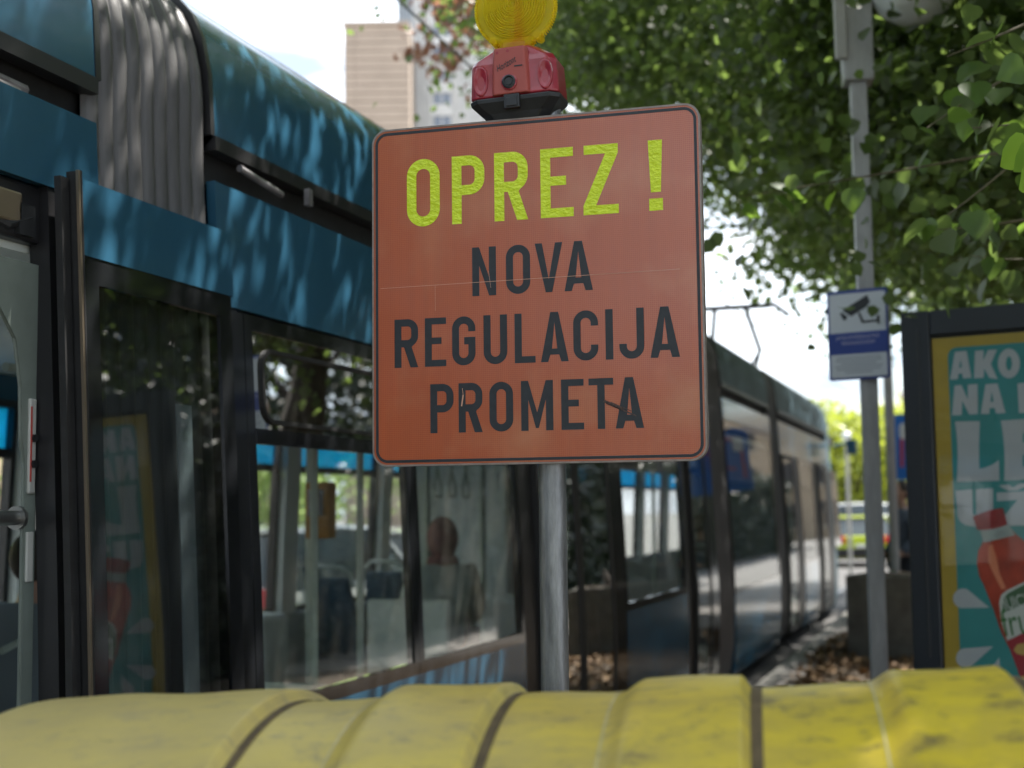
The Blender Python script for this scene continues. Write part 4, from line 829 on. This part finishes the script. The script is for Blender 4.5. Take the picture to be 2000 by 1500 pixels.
# ================================================================== PEOPLE
def build_person(label, pose, M, cloth, trou, hair, scarf=None, hs=1.0):
    J = {}
    if pose == 'stand':
        J = dict(pel=(0, 0, .95, .13), wai=(0, 0, 1.10, .12), che=(0, 0, 1.30, .145), nec0=(0, 0, 1.46, .07), nec=(0, .01, 1.53, .052), hd=(0, .02, 1.60, .07),
                 sl=(-.17, 0, 1.42, .06), el=(-.23, -.02, 1.15, .042), wl=(-.20, .16, .98, .03), sr=(.17, 0, 1.42, .06), er=(.24, -.02, 1.15, .042), wr=(.20, .14, .96, .03),
                 hl=(-.09, 0, .88, .09), kl=(-.10, .03, .50, .06), al=(-.10, -.02, .09, .042), tl=(-.11, .12, .035, .035), hr=(.09, 0, .88, .09), kr=(.10, 0, .50, .06), ar=(.11, -.06, .09, .042), tr=(.13, .08, .035, .035))
    else:
        J = dict(pel=(0, 0, .50, .14), wai=(0, -.02, .66, .125), che=(0, -.01, .86, .145), nec0=(0, 0, 1.01, .07), nec=(0, .015, 1.07, .052), hd=(0, .03, 1.14, .07),
                 sl=(-.17, 0, .98, .06), el=(-.22, .06, .74, .042), wl=(-.13, .28, .66, .03), sr=(.17, 0, .98, .06), er=(.22, .06, .74, .042), wr=(.13, .28, .66, .03),
                 hl=(-.09, .06, .50, .085), kl=(-.11, .44, .50, .06), al=(-.11, .44, .09, .042), tl=(-.11, .58, .035, .035), hr=(.09, .06, .50, .085), kr=(.11, .44, .50, .06), ar=(.11, .44, .09, .042), tr=(.11, .58, .035, .035))
    root = thing('person', label, 'person', M)
    def skin(nm, js, ed, m, grow=0., sub=2):
        me = bpy.data.meshes.new(nm); me.from_pydata([J[j][:3] for j in js], [(js.index(a), js.index(b_)) for a, b_ in ed], []); me.materials.append(MATS[m])
        o = bpy.data.objects.new(nm, me); COL.objects.link(o); o.parent = root
        sk = o.modifiers.new('skin', 'SKIN'); sk.use_smooth_shade = True
        if not me.skin_vertices:
            bpy.context.view_layer.update()
        if me.skin_vertices:
            for i, j in enumerate(js):
                r = J[j][3] + grow; me.skin_vertices[0].data[i].radius = (r, r); me.skin_vertices[0].data[i].use_root = (i == 0)
        ss = o.modifiers.new('subdivision', 'SUBSURF'); ss.levels = sub; ss.render_levels = sub
        return o
    # fingers
    ed = [('pel', 'wai'), ('wai', 'che'), ('che', 'nec0'), ('nec0', 'nec'), ('nec', 'hd'), ('che', 'sl'), ('sl', 'el'), ('el', 'wl'), ('che', 'sr'), ('sr', 'er'), ('er', 'wr'), ('pel', 'hl'), ('hl', 'kl'), ('kl', 'al'), ('al', 'tl'), ('pel', 'hr'), ('hr', 'kr'), ('kr', 'ar'), ('ar', 'tr')]
    for s_, w_ in (('l', 'wl'), ('r', 'wr')):
        wx, wy, wz, _ = J[w_]; sg = -1 if s_ == 'l' else 1
        J['p' + s_] = (wx, wy + .06, wz - .01, .026); ed.append((w_, 'p' + s_))
        for fi, (dx, ln) in enumerate(((-.026, .065), (-.009, .078), (.009, .074), (.026, .058))):
            J[f'f{s_}{fi}a'] = (wx + dx, wy + .09, wz - .015, .0095); J[f'f{s_}{fi}b'] = (wx + dx * 1.1, wy + .09 + ln * .6, wz - .03, .0085); J[f'f{s_}{fi}c'] = (wx + dx * 1.1, wy + .09 + ln * .8, wz - .055, .0075)
            ed += [('p' + s_, f'f{s_}{fi}a'), (f'f{s_}{fi}a', f'f{s_}{fi}b'), (f'f{s_}{fi}b', f'f{s_}{fi}c')]
        J[f't{s_}a'] = (wx - sg * .035, wy + .05, wz - .005, .011); J[f't{s_}b'] = (wx - sg * .05, wy + .085, wz - .02, .009); ed += [(w_, f't{s_}a'), (f't{s_}a', f't{s_}b')]
    body = skin('body', list(J.keys()), ed, 'skin', 0, 1)
    # shirt and trousers follow the same skeleton, slightly larger
    J2 = dict(J); a, b_ = J['el'], J['wl']; J['cl'] = tuple(a[i] * .12 + b_[i] * .88 for i in range(3)) + (.034,); a, b_ = J['er'], J['wr']; J['cr'] = tuple(a[i] * .12 + b_[i] * .88 for i in range(3)) + (.034,)
    skin('jacket', ['pel', 'wai', 'che', 'nec0', 'sl', 'el', 'cl', 'sr', 'er', 'cr'], [('pel', 'wai'), ('wai', 'che'), ('che', 'nec0'), ('che', 'sl'), ('sl', 'el'), ('el', 'cl'), ('che', 'sr'), ('sr', 'er'), ('er', 'cr')], cloth, .018)
    skin('trousers', ['pel', 'hl', 'kl', 'al', 'hr', 'kr', 'ar'], [('pel', 'hl'), ('hl', 'kl'), ('kl', 'al'), ('pel', 'hr'), ('hr', 'kr'), ('kr', 'ar')], trou, .02)
    hx, hy, hz, _ = J['hd']; hz += .045
    def ell(nm, c, r, m, par, cut=None, n=20, bumpf=None):
        V = []; F = []
        for i in range(n + 1):
            th = math.pi * i / n
            for k in range(n * 2):
                ph = math.pi * k / n; d_ = Vector((math.sin(th) * math.cos(ph), math.sin(th) * math.sin(ph), math.cos(th))); s = 1
                if bumpf: d_ = bumpf(d_)
                V.append((c[0] + d_.x * r[0], c[1] + d_.y * r[1], c[2] + d_.z * r[2]))
        for i in range(n):
            for k in range(2 * n): F.append((i * 2 * n + k, i * 2 * n + (k + 1) % (2 * n), (i + 1) * 2 * n + (k + 1) % (2 * n), (i + 1) * 2 * n + k))
        return npmesh(nm, V, F, m, par, True)
    def headf(d_):
        d = d_.copy()
        if d.y > 0: 
            nose = math.exp(-((d.x / .16) ** 2 + ((d.z + .12) / .20) ** 2)); d.y += .20 * nose; d.y -= .10 * math.exp(-((abs(d.x) - .36) ** 2 / .02 + (d.z - .08) ** 2 / .015))
            d.y += .05 * math.exp(-((d.x / .3) ** 2 + ((d.z + .55) / .1) ** 2)); d.y += .08 * math.exp(-((d.x / .3) ** 2 + ((d.z + .85) / .15) ** 2))
        if d.z < 0: d.x *= 1 + .30 * d.z; 
        return d
    head = ell('head', (hx, hy + .01, hz), (.078, .098, .118), 'skin', root, bumpf=headf)
    for sx in (-1, 1):
        ell('eye', (hx + sx * .030, hy + .089, hz + .008), (.012, .008, .007), 'eye_dark', head, n=6)
        ell('ear', (hx + sx * .078, hy + .0, hz - .005), (.012, .022, .032), 'skin', head, n=8)
    ell('mouth', (hx, hy + .094, hz - .062), (.024, .009, .006), 'lip', head, n=6)
    if scarf:
        ell('headscarf', (hx, hy - .022, hz + .008), (.098, .108, .135), scarf, root); ell('headscarf', (hx, hy - .01, hz - .14), (.10, .10, .07), scarf, root)
    else:
        ell('hair', (hx, hy - .022, hz + .028), (.089, .098, .108), hair, root)
    return root
zf = .25
build_person('seated man in a grey shirt by the far window inside the open tram door', 'sit', TR((-TD - 1.42, 4.66, zf - .02), R(0)), 'cloth_grey', 'cloth_dark', 'hair_dark')
build_person('seated woman with pink headscarf and pale top behind the second tram window', 'sit', TR((-TD - .95, 7.95, zf), R(25)), 'cloth_pale', 'cloth_dark', 'hair_dark', 'scarf_pink')
build_person('seated passenger in dark jacket behind the tall pane with the blue reflection', 'sit', TR((-TD - .5, 14.0, zf), R(0)), 'cloth_dark', 'cloth_dark', 'hair_mid')
p = at(1764, 1000, 15.9)
build_person('person in dark jacket standing beyond the concrete planter', 'stand', TR((p.x, p.y, 0), R(120)) @ Matrix.Diagonal((1.05, 1.05, 1.07, 1)), 'shirt_blue', 'cloth_dark', 'hair_dark')

# ================================================================== CARS
def car(name, label, M, paint, L=4.5, Hh=1.6, Wd=1.84, kind='suv'):
    r = thing(name, label, 'car', M, None); hw = Wd / 2; h = Hh
    def sec(y, w_, z0, z1): return [Vector((x, y, z)) for x, z in ((-w_ * .93, z0), (-w_, z0 + .12), (-w_, z1 - .14), (-w_ * .95, z1 - .02), (-w_ * .7, z1), (w_ * .7, z1), (w_ * .95, z1 - .02), (w_, z1 - .14), (w_, z0 + .12), (w_ * .93, z0))]
    bl = h * .62
    st = [(-L / 2, .80, .38, .62), (-L / 2 + .06, .92, .26, bl - .02), (-L / 2 + .5, .99, .22, bl + .03), (-L * .2, 1, .2, bl + .02), (L * .1, 1, .2, bl), (L * .26, .99, .2, bl - .02), (L / 2 - .35, .95, .22, bl - .14), (L / 2 - .06, .88, .26, bl - .26), (L / 2, .78, .36, .55)]
    MB().loft([sec(y, hw * k, a, b_) for y, k, a, b_ in st]).build('body', paint, r, smooth=45, bevel=.02)
    rear, r1, r2, fr_ = (-L / 2 + .12, -L / 2 + .42, L * .06, L * .25)
    def cab(y, w_, z): return [Vector((x, y, zz)) for x, zz in ((-w_, bl - .05), (-w_ * .84, z), (w_ * .84, z), (w_, bl - .05))]
    MB().loft([[Vector((x, y, z)) for x, z in ((-w1, z0), (-w2, z1), (w2, z1), (w1, z0))] for y, w1, w2, z0, z1 in ((rear, hw * .93, hw * .90, bl - .05, bl), (r1, hw * .95, hw * .78, bl - .05, h - .06), (r2, hw * .95, hw * .78, bl - .05, h - .05), (fr_, hw * .93, hw * .9, bl - .05, bl - .0))]).build('cabin_glass', 'car_glass', r, bevel=.02)
    MB().loft([[Vector((x, y, z)) for x, z in ((-w1, z0), (-w1 * .93, z0 + .05), (w1 * .93, z0 + .05), (w1, z0))] for y, w1, z0 in ((r1 - .06, hw * .79, h - .08), ((r1 + r2) / 2, hw * .80, h - .045), (r2 + .05, hw * .78, h - .08))]).build('roof', paint, r, bevel=.015)
    for sx in (-1, 1):
        for (y0, y1) in ((rear, r1), (fr_, r2)): MB().tube([(sx * hw * .93, y0, bl - .03), (sx * hw * .79, y1, h - .07)], .035, 6).build('pillar', paint, r)
        MB().tube([(sx * hw * .955, -L * .06, bl - .03), (sx * hw * .795, -L * .06, h - .07)], .035, 6).build('pillar', 'black_satin', r)
        for y in (-L * .31, L * .31):
            wv = MB().tube([(sx * (hw - .20), y, .33), (sx * (hw + .005), y, .33)], .33, 24).build('wheel', 'tyre', r, smooth=40)
            MB().tube([(sx * (hw - .02), y, .33), (sx * (hw + .02), y, .33)], .21, 16).build('rim', 'rim_alloy', wv, smooth=40)
        MB().box((sx * hw * .60, -L / 2 - .01, bl - .22), (sx * hw * .93, -L / 2 + .12, bl - .02)).build('tail_light', 'tail_red', r, bevel=.02)
        MB().box((sx * hw * .55, L / 2 - .16, bl - .38), (sx * hw * .88, L / 2 - .01, bl - .24)).build('headlight', 'head_lens', r, bevel=.02)
        MB().box((sx * (hw + .02), L * .17, bl), (sx * (hw + .2), L * .17 + .1, bl + .14)).build('wing_mirror', paint, r, bevel=.03)
        MB().box((sx * (hw - .012), -.12, bl - .16), (sx * (hw + .012), .06, bl - .12)).build('door_handle', 'black_satin', r)
    MB().box((-hw * .86, -L / 2 - .03, .3), (hw * .86, -L / 2 + .1, .56)).build('bumper', 'black_satin', r, bevel=.03)
    MB().box((-.26, -L / 2 - .045, .58), (.26, -L / 2 - .02, .69)).build('number_plate', 'number_plate', r)
    MB().box((-hw * .8, L / 2 - .08, .28), (hw * .8, L / 2 + .02, .5)).build('bumper', 'black_satin', r, bevel=.03)
    return r
car('parked_car', 'white car on the road seen through the first tram window', TR((-7.5, 14.9, -.14), 0), 'paint_white', 4.5, 1.62)
car('parked_car', 'silver car on the road beyond the tram, ahead of the white one', TR((-7.7, 20.6, -.14), 0), 'paint_silver', 4.3, 1.5)
car('parked_car', 'pale car on the road beyond the open tram door', TR((-7.8, 8.0, -.14), 0), 'paint_white', 4.3, 1.5)
p = at(1672, 1095, 42)
car('yellow_car', 'lime yellow hatchback seen from behind at the end of the tram', TR((p.x, p.y, -.14), R(12)), 'paint_lime', 4.1, 1.5)
for i, (px, z, hgt, yw, lb) in enumerate(((1650, 52, 1.9, 70, 'white van parked crosswise just behind the yellow car'), (1690, 60, 1.75, 80, 'white van farther right and behind, past the yellow car'), (1735, 48, 1.5, 85, 'white car behind the thin grey pole'))):
    p = at(px, 990, z); car('parked_car', lb, TR((p.x, p.y, -.14), R(yw)), 'paint_white', 4.9, hgt)

# ================================================================== FAR STREET LAMP
p = at(1658, 1000, 36)
sl_ = thing('street_lamp', 'distant slim street lamp with white globes before the sunlit trees', 'street lamp', TR((p.x, p.y, -.14)))
MB().tube([(0, 0, 0), (0, 0, 3.5)], .05, 10).build('post', 'box_pale', sl_, smooth=40)
for x, z in ((0, 3.6),):
    MB().lathe([(.001, -.13), (.09, -.09), (.13, 0), (.09, .09), (.001, .13)], 16, Matrix.Translation((x, -.02, z))).build('globe', 'globe_white', sl_, smooth=60)

# ================================================================== OVERHEAD WIRES
def wire(pts, lb, r=.008):
    o = MB().tube(pts, r, 5).build('overhead_wire', 'dark_steel'); tag(o, lb, 'overhead wire')
wire([(-3.3, -8, 5.1), (-3.3, 20, 4.56), (-3.3, 60, 5.1)], 'contact wire running above the middle of the tram roof')
for y, z, lb in ((14, 5.2, 'thin wire crossing the sky right beside the orange sign edge'), (19, 5.5, 'second crossing wire, a little lower and farther off'), (27, 5.8, 'third crossing wire over the far end of the tram')): wire([(-16, y, z + .8), (-3.3, y, z), (5, y, z + .7)], lb, .01)

# ================================================================== TREES
def tree(name, label, base, ctr, rad, nleaf, size, lm, group, seed, extra=None, trunk_r=.22, ncl=260, csig=.42, limbs=9, low=None):
    g = np.random.default_rng(seed); r = thing(name, label, 'tree', TR(base), group)
    b = Vector(base); c = Vector(ctr) - b; mb = MB()
    top = Vector((c.x * .55, c.y * .55, c.z - rad[2] * .55))
    mb.tube([(0, 0, -.1), (.03, .02, .6), top * .55 + Vector((.05, 0, 0)), top], [trunk_r * 1.25, trunk_r, trunk_r * .85, trunk_r * .7], 12)
    ends = []
    for i in range(limbs):
        a = 2 * math.pi * (i + g.random() * .5) / limbs; el = g.uniform(-.25, 1.0)
        e = c + Vector((math.cos(a) * rad[0] * .75, math.sin(a) * rad[1] * .75, el * rad[2] * .7)); mid = top.lerp(e, .5) + Vector((0, 0, .35))
        mb.tube([top - Vector((0, 0, .15)), top.lerp(mid, .5) + Vector((0, 0, .12)), mid, e], [trunk_r * .45, trunk_r * .3, trunk_r * .2, .015], 7); ends += [mid, e]
        for q_ in range(3):
            e2 = mid.lerp(e, g.random()) + Vector(g.normal(0, 1, 3)) * rad[0] * .22; mb.tube([mid.lerp(e, .3), e2], [trunk_r * .12, .01], 5)
    mb.build('trunk', 'bark', r, smooth=60)
    d = g.normal(0, 1, (ncl, 3)); d /= np.linalg.norm(d, axis=1, keepdims=True); rr = g.uniform(.25, 1, ncl) ** .55
    C = np.array(c)[None] + d * rr[:, None] * np.array(rad)[None] * (1 + .10 * np.sin(d[:, :1] * 7 + d[:, 1:2] * 5))
    if extra is not None: C = np.concatenate([C, np.asarray(extra) - np.array(base)[None]])
    k = nleaf // len(C); P = np.repeat(C, k, 0) + g.normal(0, 1, (len(C) * k, 3)) * np.array([csig, csig, csig * .55]) * np.repeat(g.uniform(.6, 1.5, len(C)), k)[:, None]
    leaf_mesh('crown', P, size, lm, r, seed=seed + 1)
    return r
PG = 'leafy trees along the platform'
ex = []
g = np.random.default_rng(31)
for i in range(240):
    px = g.uniform(1600, 2250); lim = 440 - max(0, 1900 - px) * .9; py = g.uniform(-260, max(60, lim)); ex.append(at(px, py, g.uniform(8.4, 10.5) if px < 1960 else g.uniform(6.4, 9)))
for px in list(range(-40, 620, 70)) + [1360, 1440, 1820, 1900]:  # extra leaf clumps added out of view to keep sun off the lid
    for py in (1400, 1470):
        b0 = at(px, py, 1.8); ex.append(b0 + to_sun * g.uniform(5.6, 6.4))
tree('platform_tree', 'big dark green tree overhead whose leaves fill the upper right', (2.7, 4.6, 0), (-.6, 4.2, 7.5), (5.2, 4.7, 2.4), 118000, .082, 'leaf_green', None, 11, extra=[tuple(e) for e in ex], trunk_r=.26, ncl=430)
ex = []
for i in range(300):
    px = g.uniform(1040, 1900); t_ = (px - 1040) / 860; lim = 90 + 480 * min(1, t_ * 1.25); py = g.uniform(-150, lim); 
    if 1480 < px < 1660 and 30 < py < 300 and g.random() < .72: continue
    ex.append(at(px, py, g.uniform(11, 19)))
tree('platform_tree', 'second platform tree, its crown reaching left above the orange sign', (2.6, 12.5, 0), (-.2, 12.5, 7.5), (4.0, 4.2, 3.2), 110000, .072, 'leaf_green', None, 21, extra=[tuple(e) for e in ex], ncl=200)
tree('platform_tree', 'third platform tree, its foliage above the camera notice', (2.6, 20.5, 0), (.2, 20.5, 7.3), (3.8, 3.8, 3.0), 20000, .14, 'leaf_green', None, 41, ncl=200)
tree('platform_tree', 'farthest platform tree, past the blue road sign', (3.2, 29.5, 0), (1.2, 29.5, 7.2), (4.2, 4.2, 3.2), 14000, .17, 'leaf_green', None, 43, ncl=170)
for i, (x, y) in enumerate(((9.5, 3), (10.5, 12), (9.8, 21), (10.5, 30), (9.5, 39), (11, 49), (10, -7))):  # unseen sparse trees added to give the tram paint patchy reflections
    tree('added_tree', 'unseen thin tree added to break up the sky mirrored in the tram', (x, y, -.14), (x, y, 7.4), (3.9, 4.6, 3.6), 8000, .22, 'leaf_shaded', 'unseen trees added for the tram reflections', 120 + i, ncl=64, csig=.55, limbs=6)
tree('platform_tree', 'tree standing behind the photographer on the platform', (4.4, -9, 0), (3.4, -9, 6.6), (4.0, 4.4, 2.7), 14000, .14, 'leaf_green', None, 51, ncl=220)
for i, (x, y, z) in enumerate(((-9, -9, 6.2), (-7.8, -10.5, 6.4), (-5, -34, 3.6), (2, -32, 3.4), (9, -30, 3.8))):  # unseen trees added to limit the sky sheen on the sign face
    tree('added_tree', 'unseen tree added behind the viewpoint to shape the sheen on the sign', (x, y, -.14), (x, y, z), (4.6, 4.2, z * .62), 8000, .2, 'leaf_green', 'unseen trees added to shape the sign sheen', 150 + i, ncl=160, csig=.6, limbs=6)
hg = thing('added_hedge', 'unseen dark leaf wall added to darken what the tram glass mirrors', 'added_hedge', TR((5.9, 30, 0)))  # added out of view so the tram windows mirror something dark
P = np.stack([rng.normal(0, .35, 52000), rng.uniform(-26, 48, 52000), rng.uniform(.0, 4.0, 52000) + rng.normal(0, .12, 52000)], 1)
leaf_mesh('foliage', P, .20, 'leaf_shaded', hg, seed=9); MB().box((-.25, -26, 0), (.25, 48, 3.7)).build('hedge_core', 'hedge_dark', hg)
# brown-leaved spray behind the lamp
ex = [at(g.uniform(880, 950), g.uniform(-120, 60), g.uniform(16, 18)) for i in range(16)] + [at(g.uniform(820, 890), g.uniform(85, 125), 17) for i in range(3)]
tree('brown_leaved_tree', 'tree with a spray of reddish brown leaves left of the yellow lamp', (-5.7, 20.5, -.14), tuple(at(935, -70, 18)), (.7, .7, .6), 1700, .13, 'leaf_brown', None, 61, extra=[tuple(e) for e in ex], ncl=40, csig=.2)
SG = 'trees beyond the road behind the tram'
for i, (x, y) in enumerate(((-19, 12), (-21, 22), (-18, 31), (-22, 42), (-20, 2), (-21, 54))):
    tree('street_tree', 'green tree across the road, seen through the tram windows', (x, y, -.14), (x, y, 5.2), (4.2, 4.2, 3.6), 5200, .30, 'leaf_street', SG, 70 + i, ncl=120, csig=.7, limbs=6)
FG = 'sunlit trees at the end of the street'
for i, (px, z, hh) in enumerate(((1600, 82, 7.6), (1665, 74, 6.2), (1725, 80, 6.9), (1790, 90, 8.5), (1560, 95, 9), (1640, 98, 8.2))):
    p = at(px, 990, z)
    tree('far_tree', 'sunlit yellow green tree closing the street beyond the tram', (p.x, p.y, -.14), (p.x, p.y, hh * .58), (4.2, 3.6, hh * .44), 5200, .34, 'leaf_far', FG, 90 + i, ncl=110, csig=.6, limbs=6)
# big near leaves, each its own object on drooping twigs of the first tree
low = thing('low_branch', 'low drooping branch with large single green leaves in front of the tall pole', 'branch', TR((1.2, 3.9, 3.2)))
Lb = low.matrix_world.inverted()
shp = [(0, 0), (-.05, .16), (.02, .36), (.22, .50), (.46, .47), (.72, .28), (1.0, 0)]
def big_leaf(m):
    V = [(0, 0, 0)]; F = []; up = [(x, y, .10 * y) for x, y in shp[1:-1]]; dn = [(x, -y, .10 * y) for x, y in shp[1:-1]]
    V = [(0, 0, 0)] + up + [(1, 0, -.12)] + dn + [(.3, 0, -.02), (.65, 0, -.03)]; k = len(up)
    t_ = k + 1; a_, b2 = 2 * k + 2, 2 * k + 3
    F = [(0, a_, 2, 1), (a_, 4, 3, 2), (a_, b2, 5, 4), (b2, t_, 5), (0, t_ + 1, t_ + 2, a_), (a_, t_ + 2, t_ + 3, t_ + 4), (a_, t_ + 4, t_ + 5, b2), (b2, t_ + 5, t_)]
    me = bpy.data.meshes.new('leaf'); me.from_pydata(V, [], F); me.validate(); me.materials.append(MATS[m]); me.polygons.foreach_set('use_smooth', [True] * len(me.polygons)); return me
me_g, me_f, me_m = big_leaf('leaf_green'), big_leaf('leaf_fresh'), big_leaf('leaf_mid')
nl = 0
paths = [((2150, 150), (1980, 330), (1850, 420), 5.0, 4.4, 16), ((2150, 60), (1950, 150), (1810, 250), 5.2, 4.5, 12), ((2150, 400), (1980, 440), (1810, 450), 5.0, 4.8, 20), ((2150, 260), (1800, 330), (1440, 385), 5.4, 5.6, 22), ((2150, -20), (1980, 60), (1850, 110), 4.6, 4.2, 14), ((2200, 200), (2060, 240), (1900, 250), 4.4, 4.1, 12), ((2160, 480), (2020, 520), (1900, 500), 5.4, 5.0, 14)]
for (a, b_, c, z0, z1, nn_) in paths:
    pts = []
    for i in range(9):
        t_ = i / 8; x = (1 - t_) ** 2 * a[0] + 2 * t_ * (1 - t_) * b_[0] + t_ * t_ * c[0]; y = (1 - t_) ** 2 * a[1] + 2 * t_ * (1 - t_) * b_[1] + t_ * t_ * c[1]; pts.append(Lb @ at(x, y, z0 + (z1 - z0) * t_))
    MB().tube(pts, [.008 - .0008 * i for i in range(9)], 6).build('twig', 'twig', low, smooth=60)
    for j in range(nn_):
        t_ = g.uniform(.12, 1) * 8; i = min(7, int(t_)); p = pts[i].lerp(pts[i + 1], t_ - i); s = g.uniform(.065, .115)
        o = bpy.data.objects.new('leaf', me_f if g.random() < .05 else (me_m if g.random() < .5 else me_g)); COL.objects.link(o); o.parent = low
        yw, pt = g.uniform(0, 6.28), g.normal(.75, .4)
        Mo = Matrix.Translation(p + Vector(g.normal(0, .05, 3))) @ Matrix.Rotation(yw, 4, 'Z') @ Matrix.Rotation(pt, 4, 'Y') @ Matrix.Rotation(g.normal(0, .6), 4, 'X') @ Matrix.Scale(s, 4); o.matrix_local = Mo; nl += 1
for (px, py, z, yw, s, rt) in ((2003, 285, 2.9, 195, .085, .15), (2045, 322, 2.8, 200, .10, .3), (2040, 290, 2.85, 170, .08, .2)):
    o = bpy.data.objects.new('leaf', me_f); COL.objects.link(o); o.parent = low; p = Lb @ at(px, py, z)
    o.matrix_local = Matrix.Translation(p) @ Matrix.Rotation(R(yw + 18), 4, 'Z') @ Matrix.Rotation(R(32), 4, 'Y') @ Matrix.Rotation(R(55), 4, 'X') @ Matrix.Scale(s, 4)
MB().tube([Lb @ at(2120, 270, 2.95), Lb @ at(2050, 278, 2.9), Lb @ at(2003, 285, 2.9)], .0015, 5).build('twig', 'twig', low, smooth=60)
MB().tube([(1.5, .6, .8), (.9, .5, .5), Lb @ at(2150, 150, 5.0)], [.03, .02, .01], 7).build('bough', 'bark', low, smooth=60)

# ================================================================== BUILDINGS
def facade_building(name, label, M, W_, D_, H_, wall, cols, rows, z0, dz, wx, wz, parent_extra=None, sill=True, wm='far_window'):
    r = thing(name, label, 'building', M); MB().box((0, 0, 0), (W_, D_, H_)).build('wall', wall, r)
    MB().box((-.3, -.3, H_), (W_ + .3, D_ + .3, H_ + .5)).build('cornice', 'facade_sill', r)
    w0 = None
    for i in range(cols):
        for j in range(rows):
            x = W_ * (i + .5) / cols; z = z0 + j * dz
            if w0 is None:
                w0 = MB().box((-wx / 2, -.06, 0), (wx / 2, .02, wz)).build('window', wm, r); s0 = MB().box((-wx / 2 - .15, -.2, -.18), (wx / 2 + .15, .02, -.02)).build('sill', 'facade_sill', w0); w0.location = (x, 0, z)
            else:
                w_ = w0.copy(); COL.objects.link(w_); w_.parent = r; w_.location = (x, 0, z); s_ = s0.copy(); COL.objects.link(s_); s_.parent = w_
    return r
# tan slab block: cladding courses as real joints
zt = 180.; pL, pR = at(672, 50, zt), at(799, 40, zt); wid = (pR - pL).length; top = pL.z
dirx = (pR - pL); dirx.z = 0; yawb = math.atan2(dirx.y, dirx.x)
tb = thing('tan_tower_block', 'tan clad windowless tower block wall above the tram roof', 'building', TR((pL.x, pL.y, -.14), yawb))
nrow = 58; ch = (top + .14) / nrow
MB().box((.05, .08, 0), (wid, 14, top + .1)).build('core', 'tile_joint', tb)
c0 = None
for i in range(nrow):
    for j in range(2):
        x0, x1 = [(0, wid * .16), (wid * .16 + .08, wid)][j]
        MB().box((x0, 0, i * ch), (x1, .3, (i + 1) * ch - .16)).build('cladding_panel', 'tile_tan', tb)
MB().box((-.2, -.2, top + .1), (wid, 14, top + .6)).build('parapet', 'tile_tan', tb)
pL2, pR2 = at(776, 0, 190), at(975, 0, 190); dirx = pR2 - pL2; yaw2 = math.atan2(dirx.y, dirx.x); W2 = math.hypot(dirx.x, dirx.y)
wt = thing('white_tower_block', 'tall white tower block with a column of grey windows behind the tan one', 'building', TR((pL2.x, pL2.y, -.14), yaw2))
MB().box((0, .6, 0), (W2, 16, 92)).build('core', 'tower_white', wt)
pxm = W2 / 199
for i in range(26):
    x = i * (W2 / 26)
    if 66 * pxm < x < 108 * pxm: continue
    MB().box((x, 0, 0), (x + W2 / 26 * .62, .6, 92)).build('facade_fin', 'tower_grey' if x < 24 * pxm else 'tower_white', wt)
for j in range(28):
    z = 3 + j * 3.2
    w_ = MB().box((70 * pxm, .35, z), (102 * pxm, .62, z + 1.45)).build('window', 'far_window', wt); MB().box((84 * pxm, .28, z), (86 * pxm, .34, z + 1.45)).build('mullion', 'tower_white', w_)
    MB().box((66 * pxm, .2, z + 1.5), (106 * pxm, .6, z + 3.1)).build('spandrel_panel', 'tower_white', wt)
# houses across the street on the platform side (they show in the tram's glass) and behind the tram
facade_building('beige_townhouse', 'beige townhouse across the street mirrored in the tram windows', TR((38, 60, -.14), R(-90)), 26, 10, 15, 'facade_beige', 9, 4, 1.0, 3.6, 1.5, 2.2, wm='facade_dark')
facade_building('red_townhouse', 'red brick townhouse next to the beige one on the platform side', TR((38, 84, -.14), R(-90)), 20, 10, 13, 'facade_brick', 7, 3, 1.0, 3.8, 1.5, 2.2, wm='facade_dark')
facade_building('pale_townhouse', 'pale townhouse behind the photographer across the street', TR((38, 30, -.14), R(-90)), 24, 10, 14, 'facade_sill', 8, 4, 1.0, 3.4, 1.5, 2.0, wm='facade_dark')
facade_building('roadside_building', 'long beige building behind the trees across the road beyond the tram', TR((-30, -10, -.14), R(90)), 70, 12, 13, 'facade_beige', 22, 4, 1.0, 3.2, 1.5, 1.9, wm='facade_dark')
facade_building('end_building', 'sunlit orange beige building closing the street right of the trees', TR((-4, 112, -.14), R(8)), 34, 12, 11, 'facade_beige', 11, 3, 1.2, 3.4, 1.5, 2.0, wm='facade_dark')
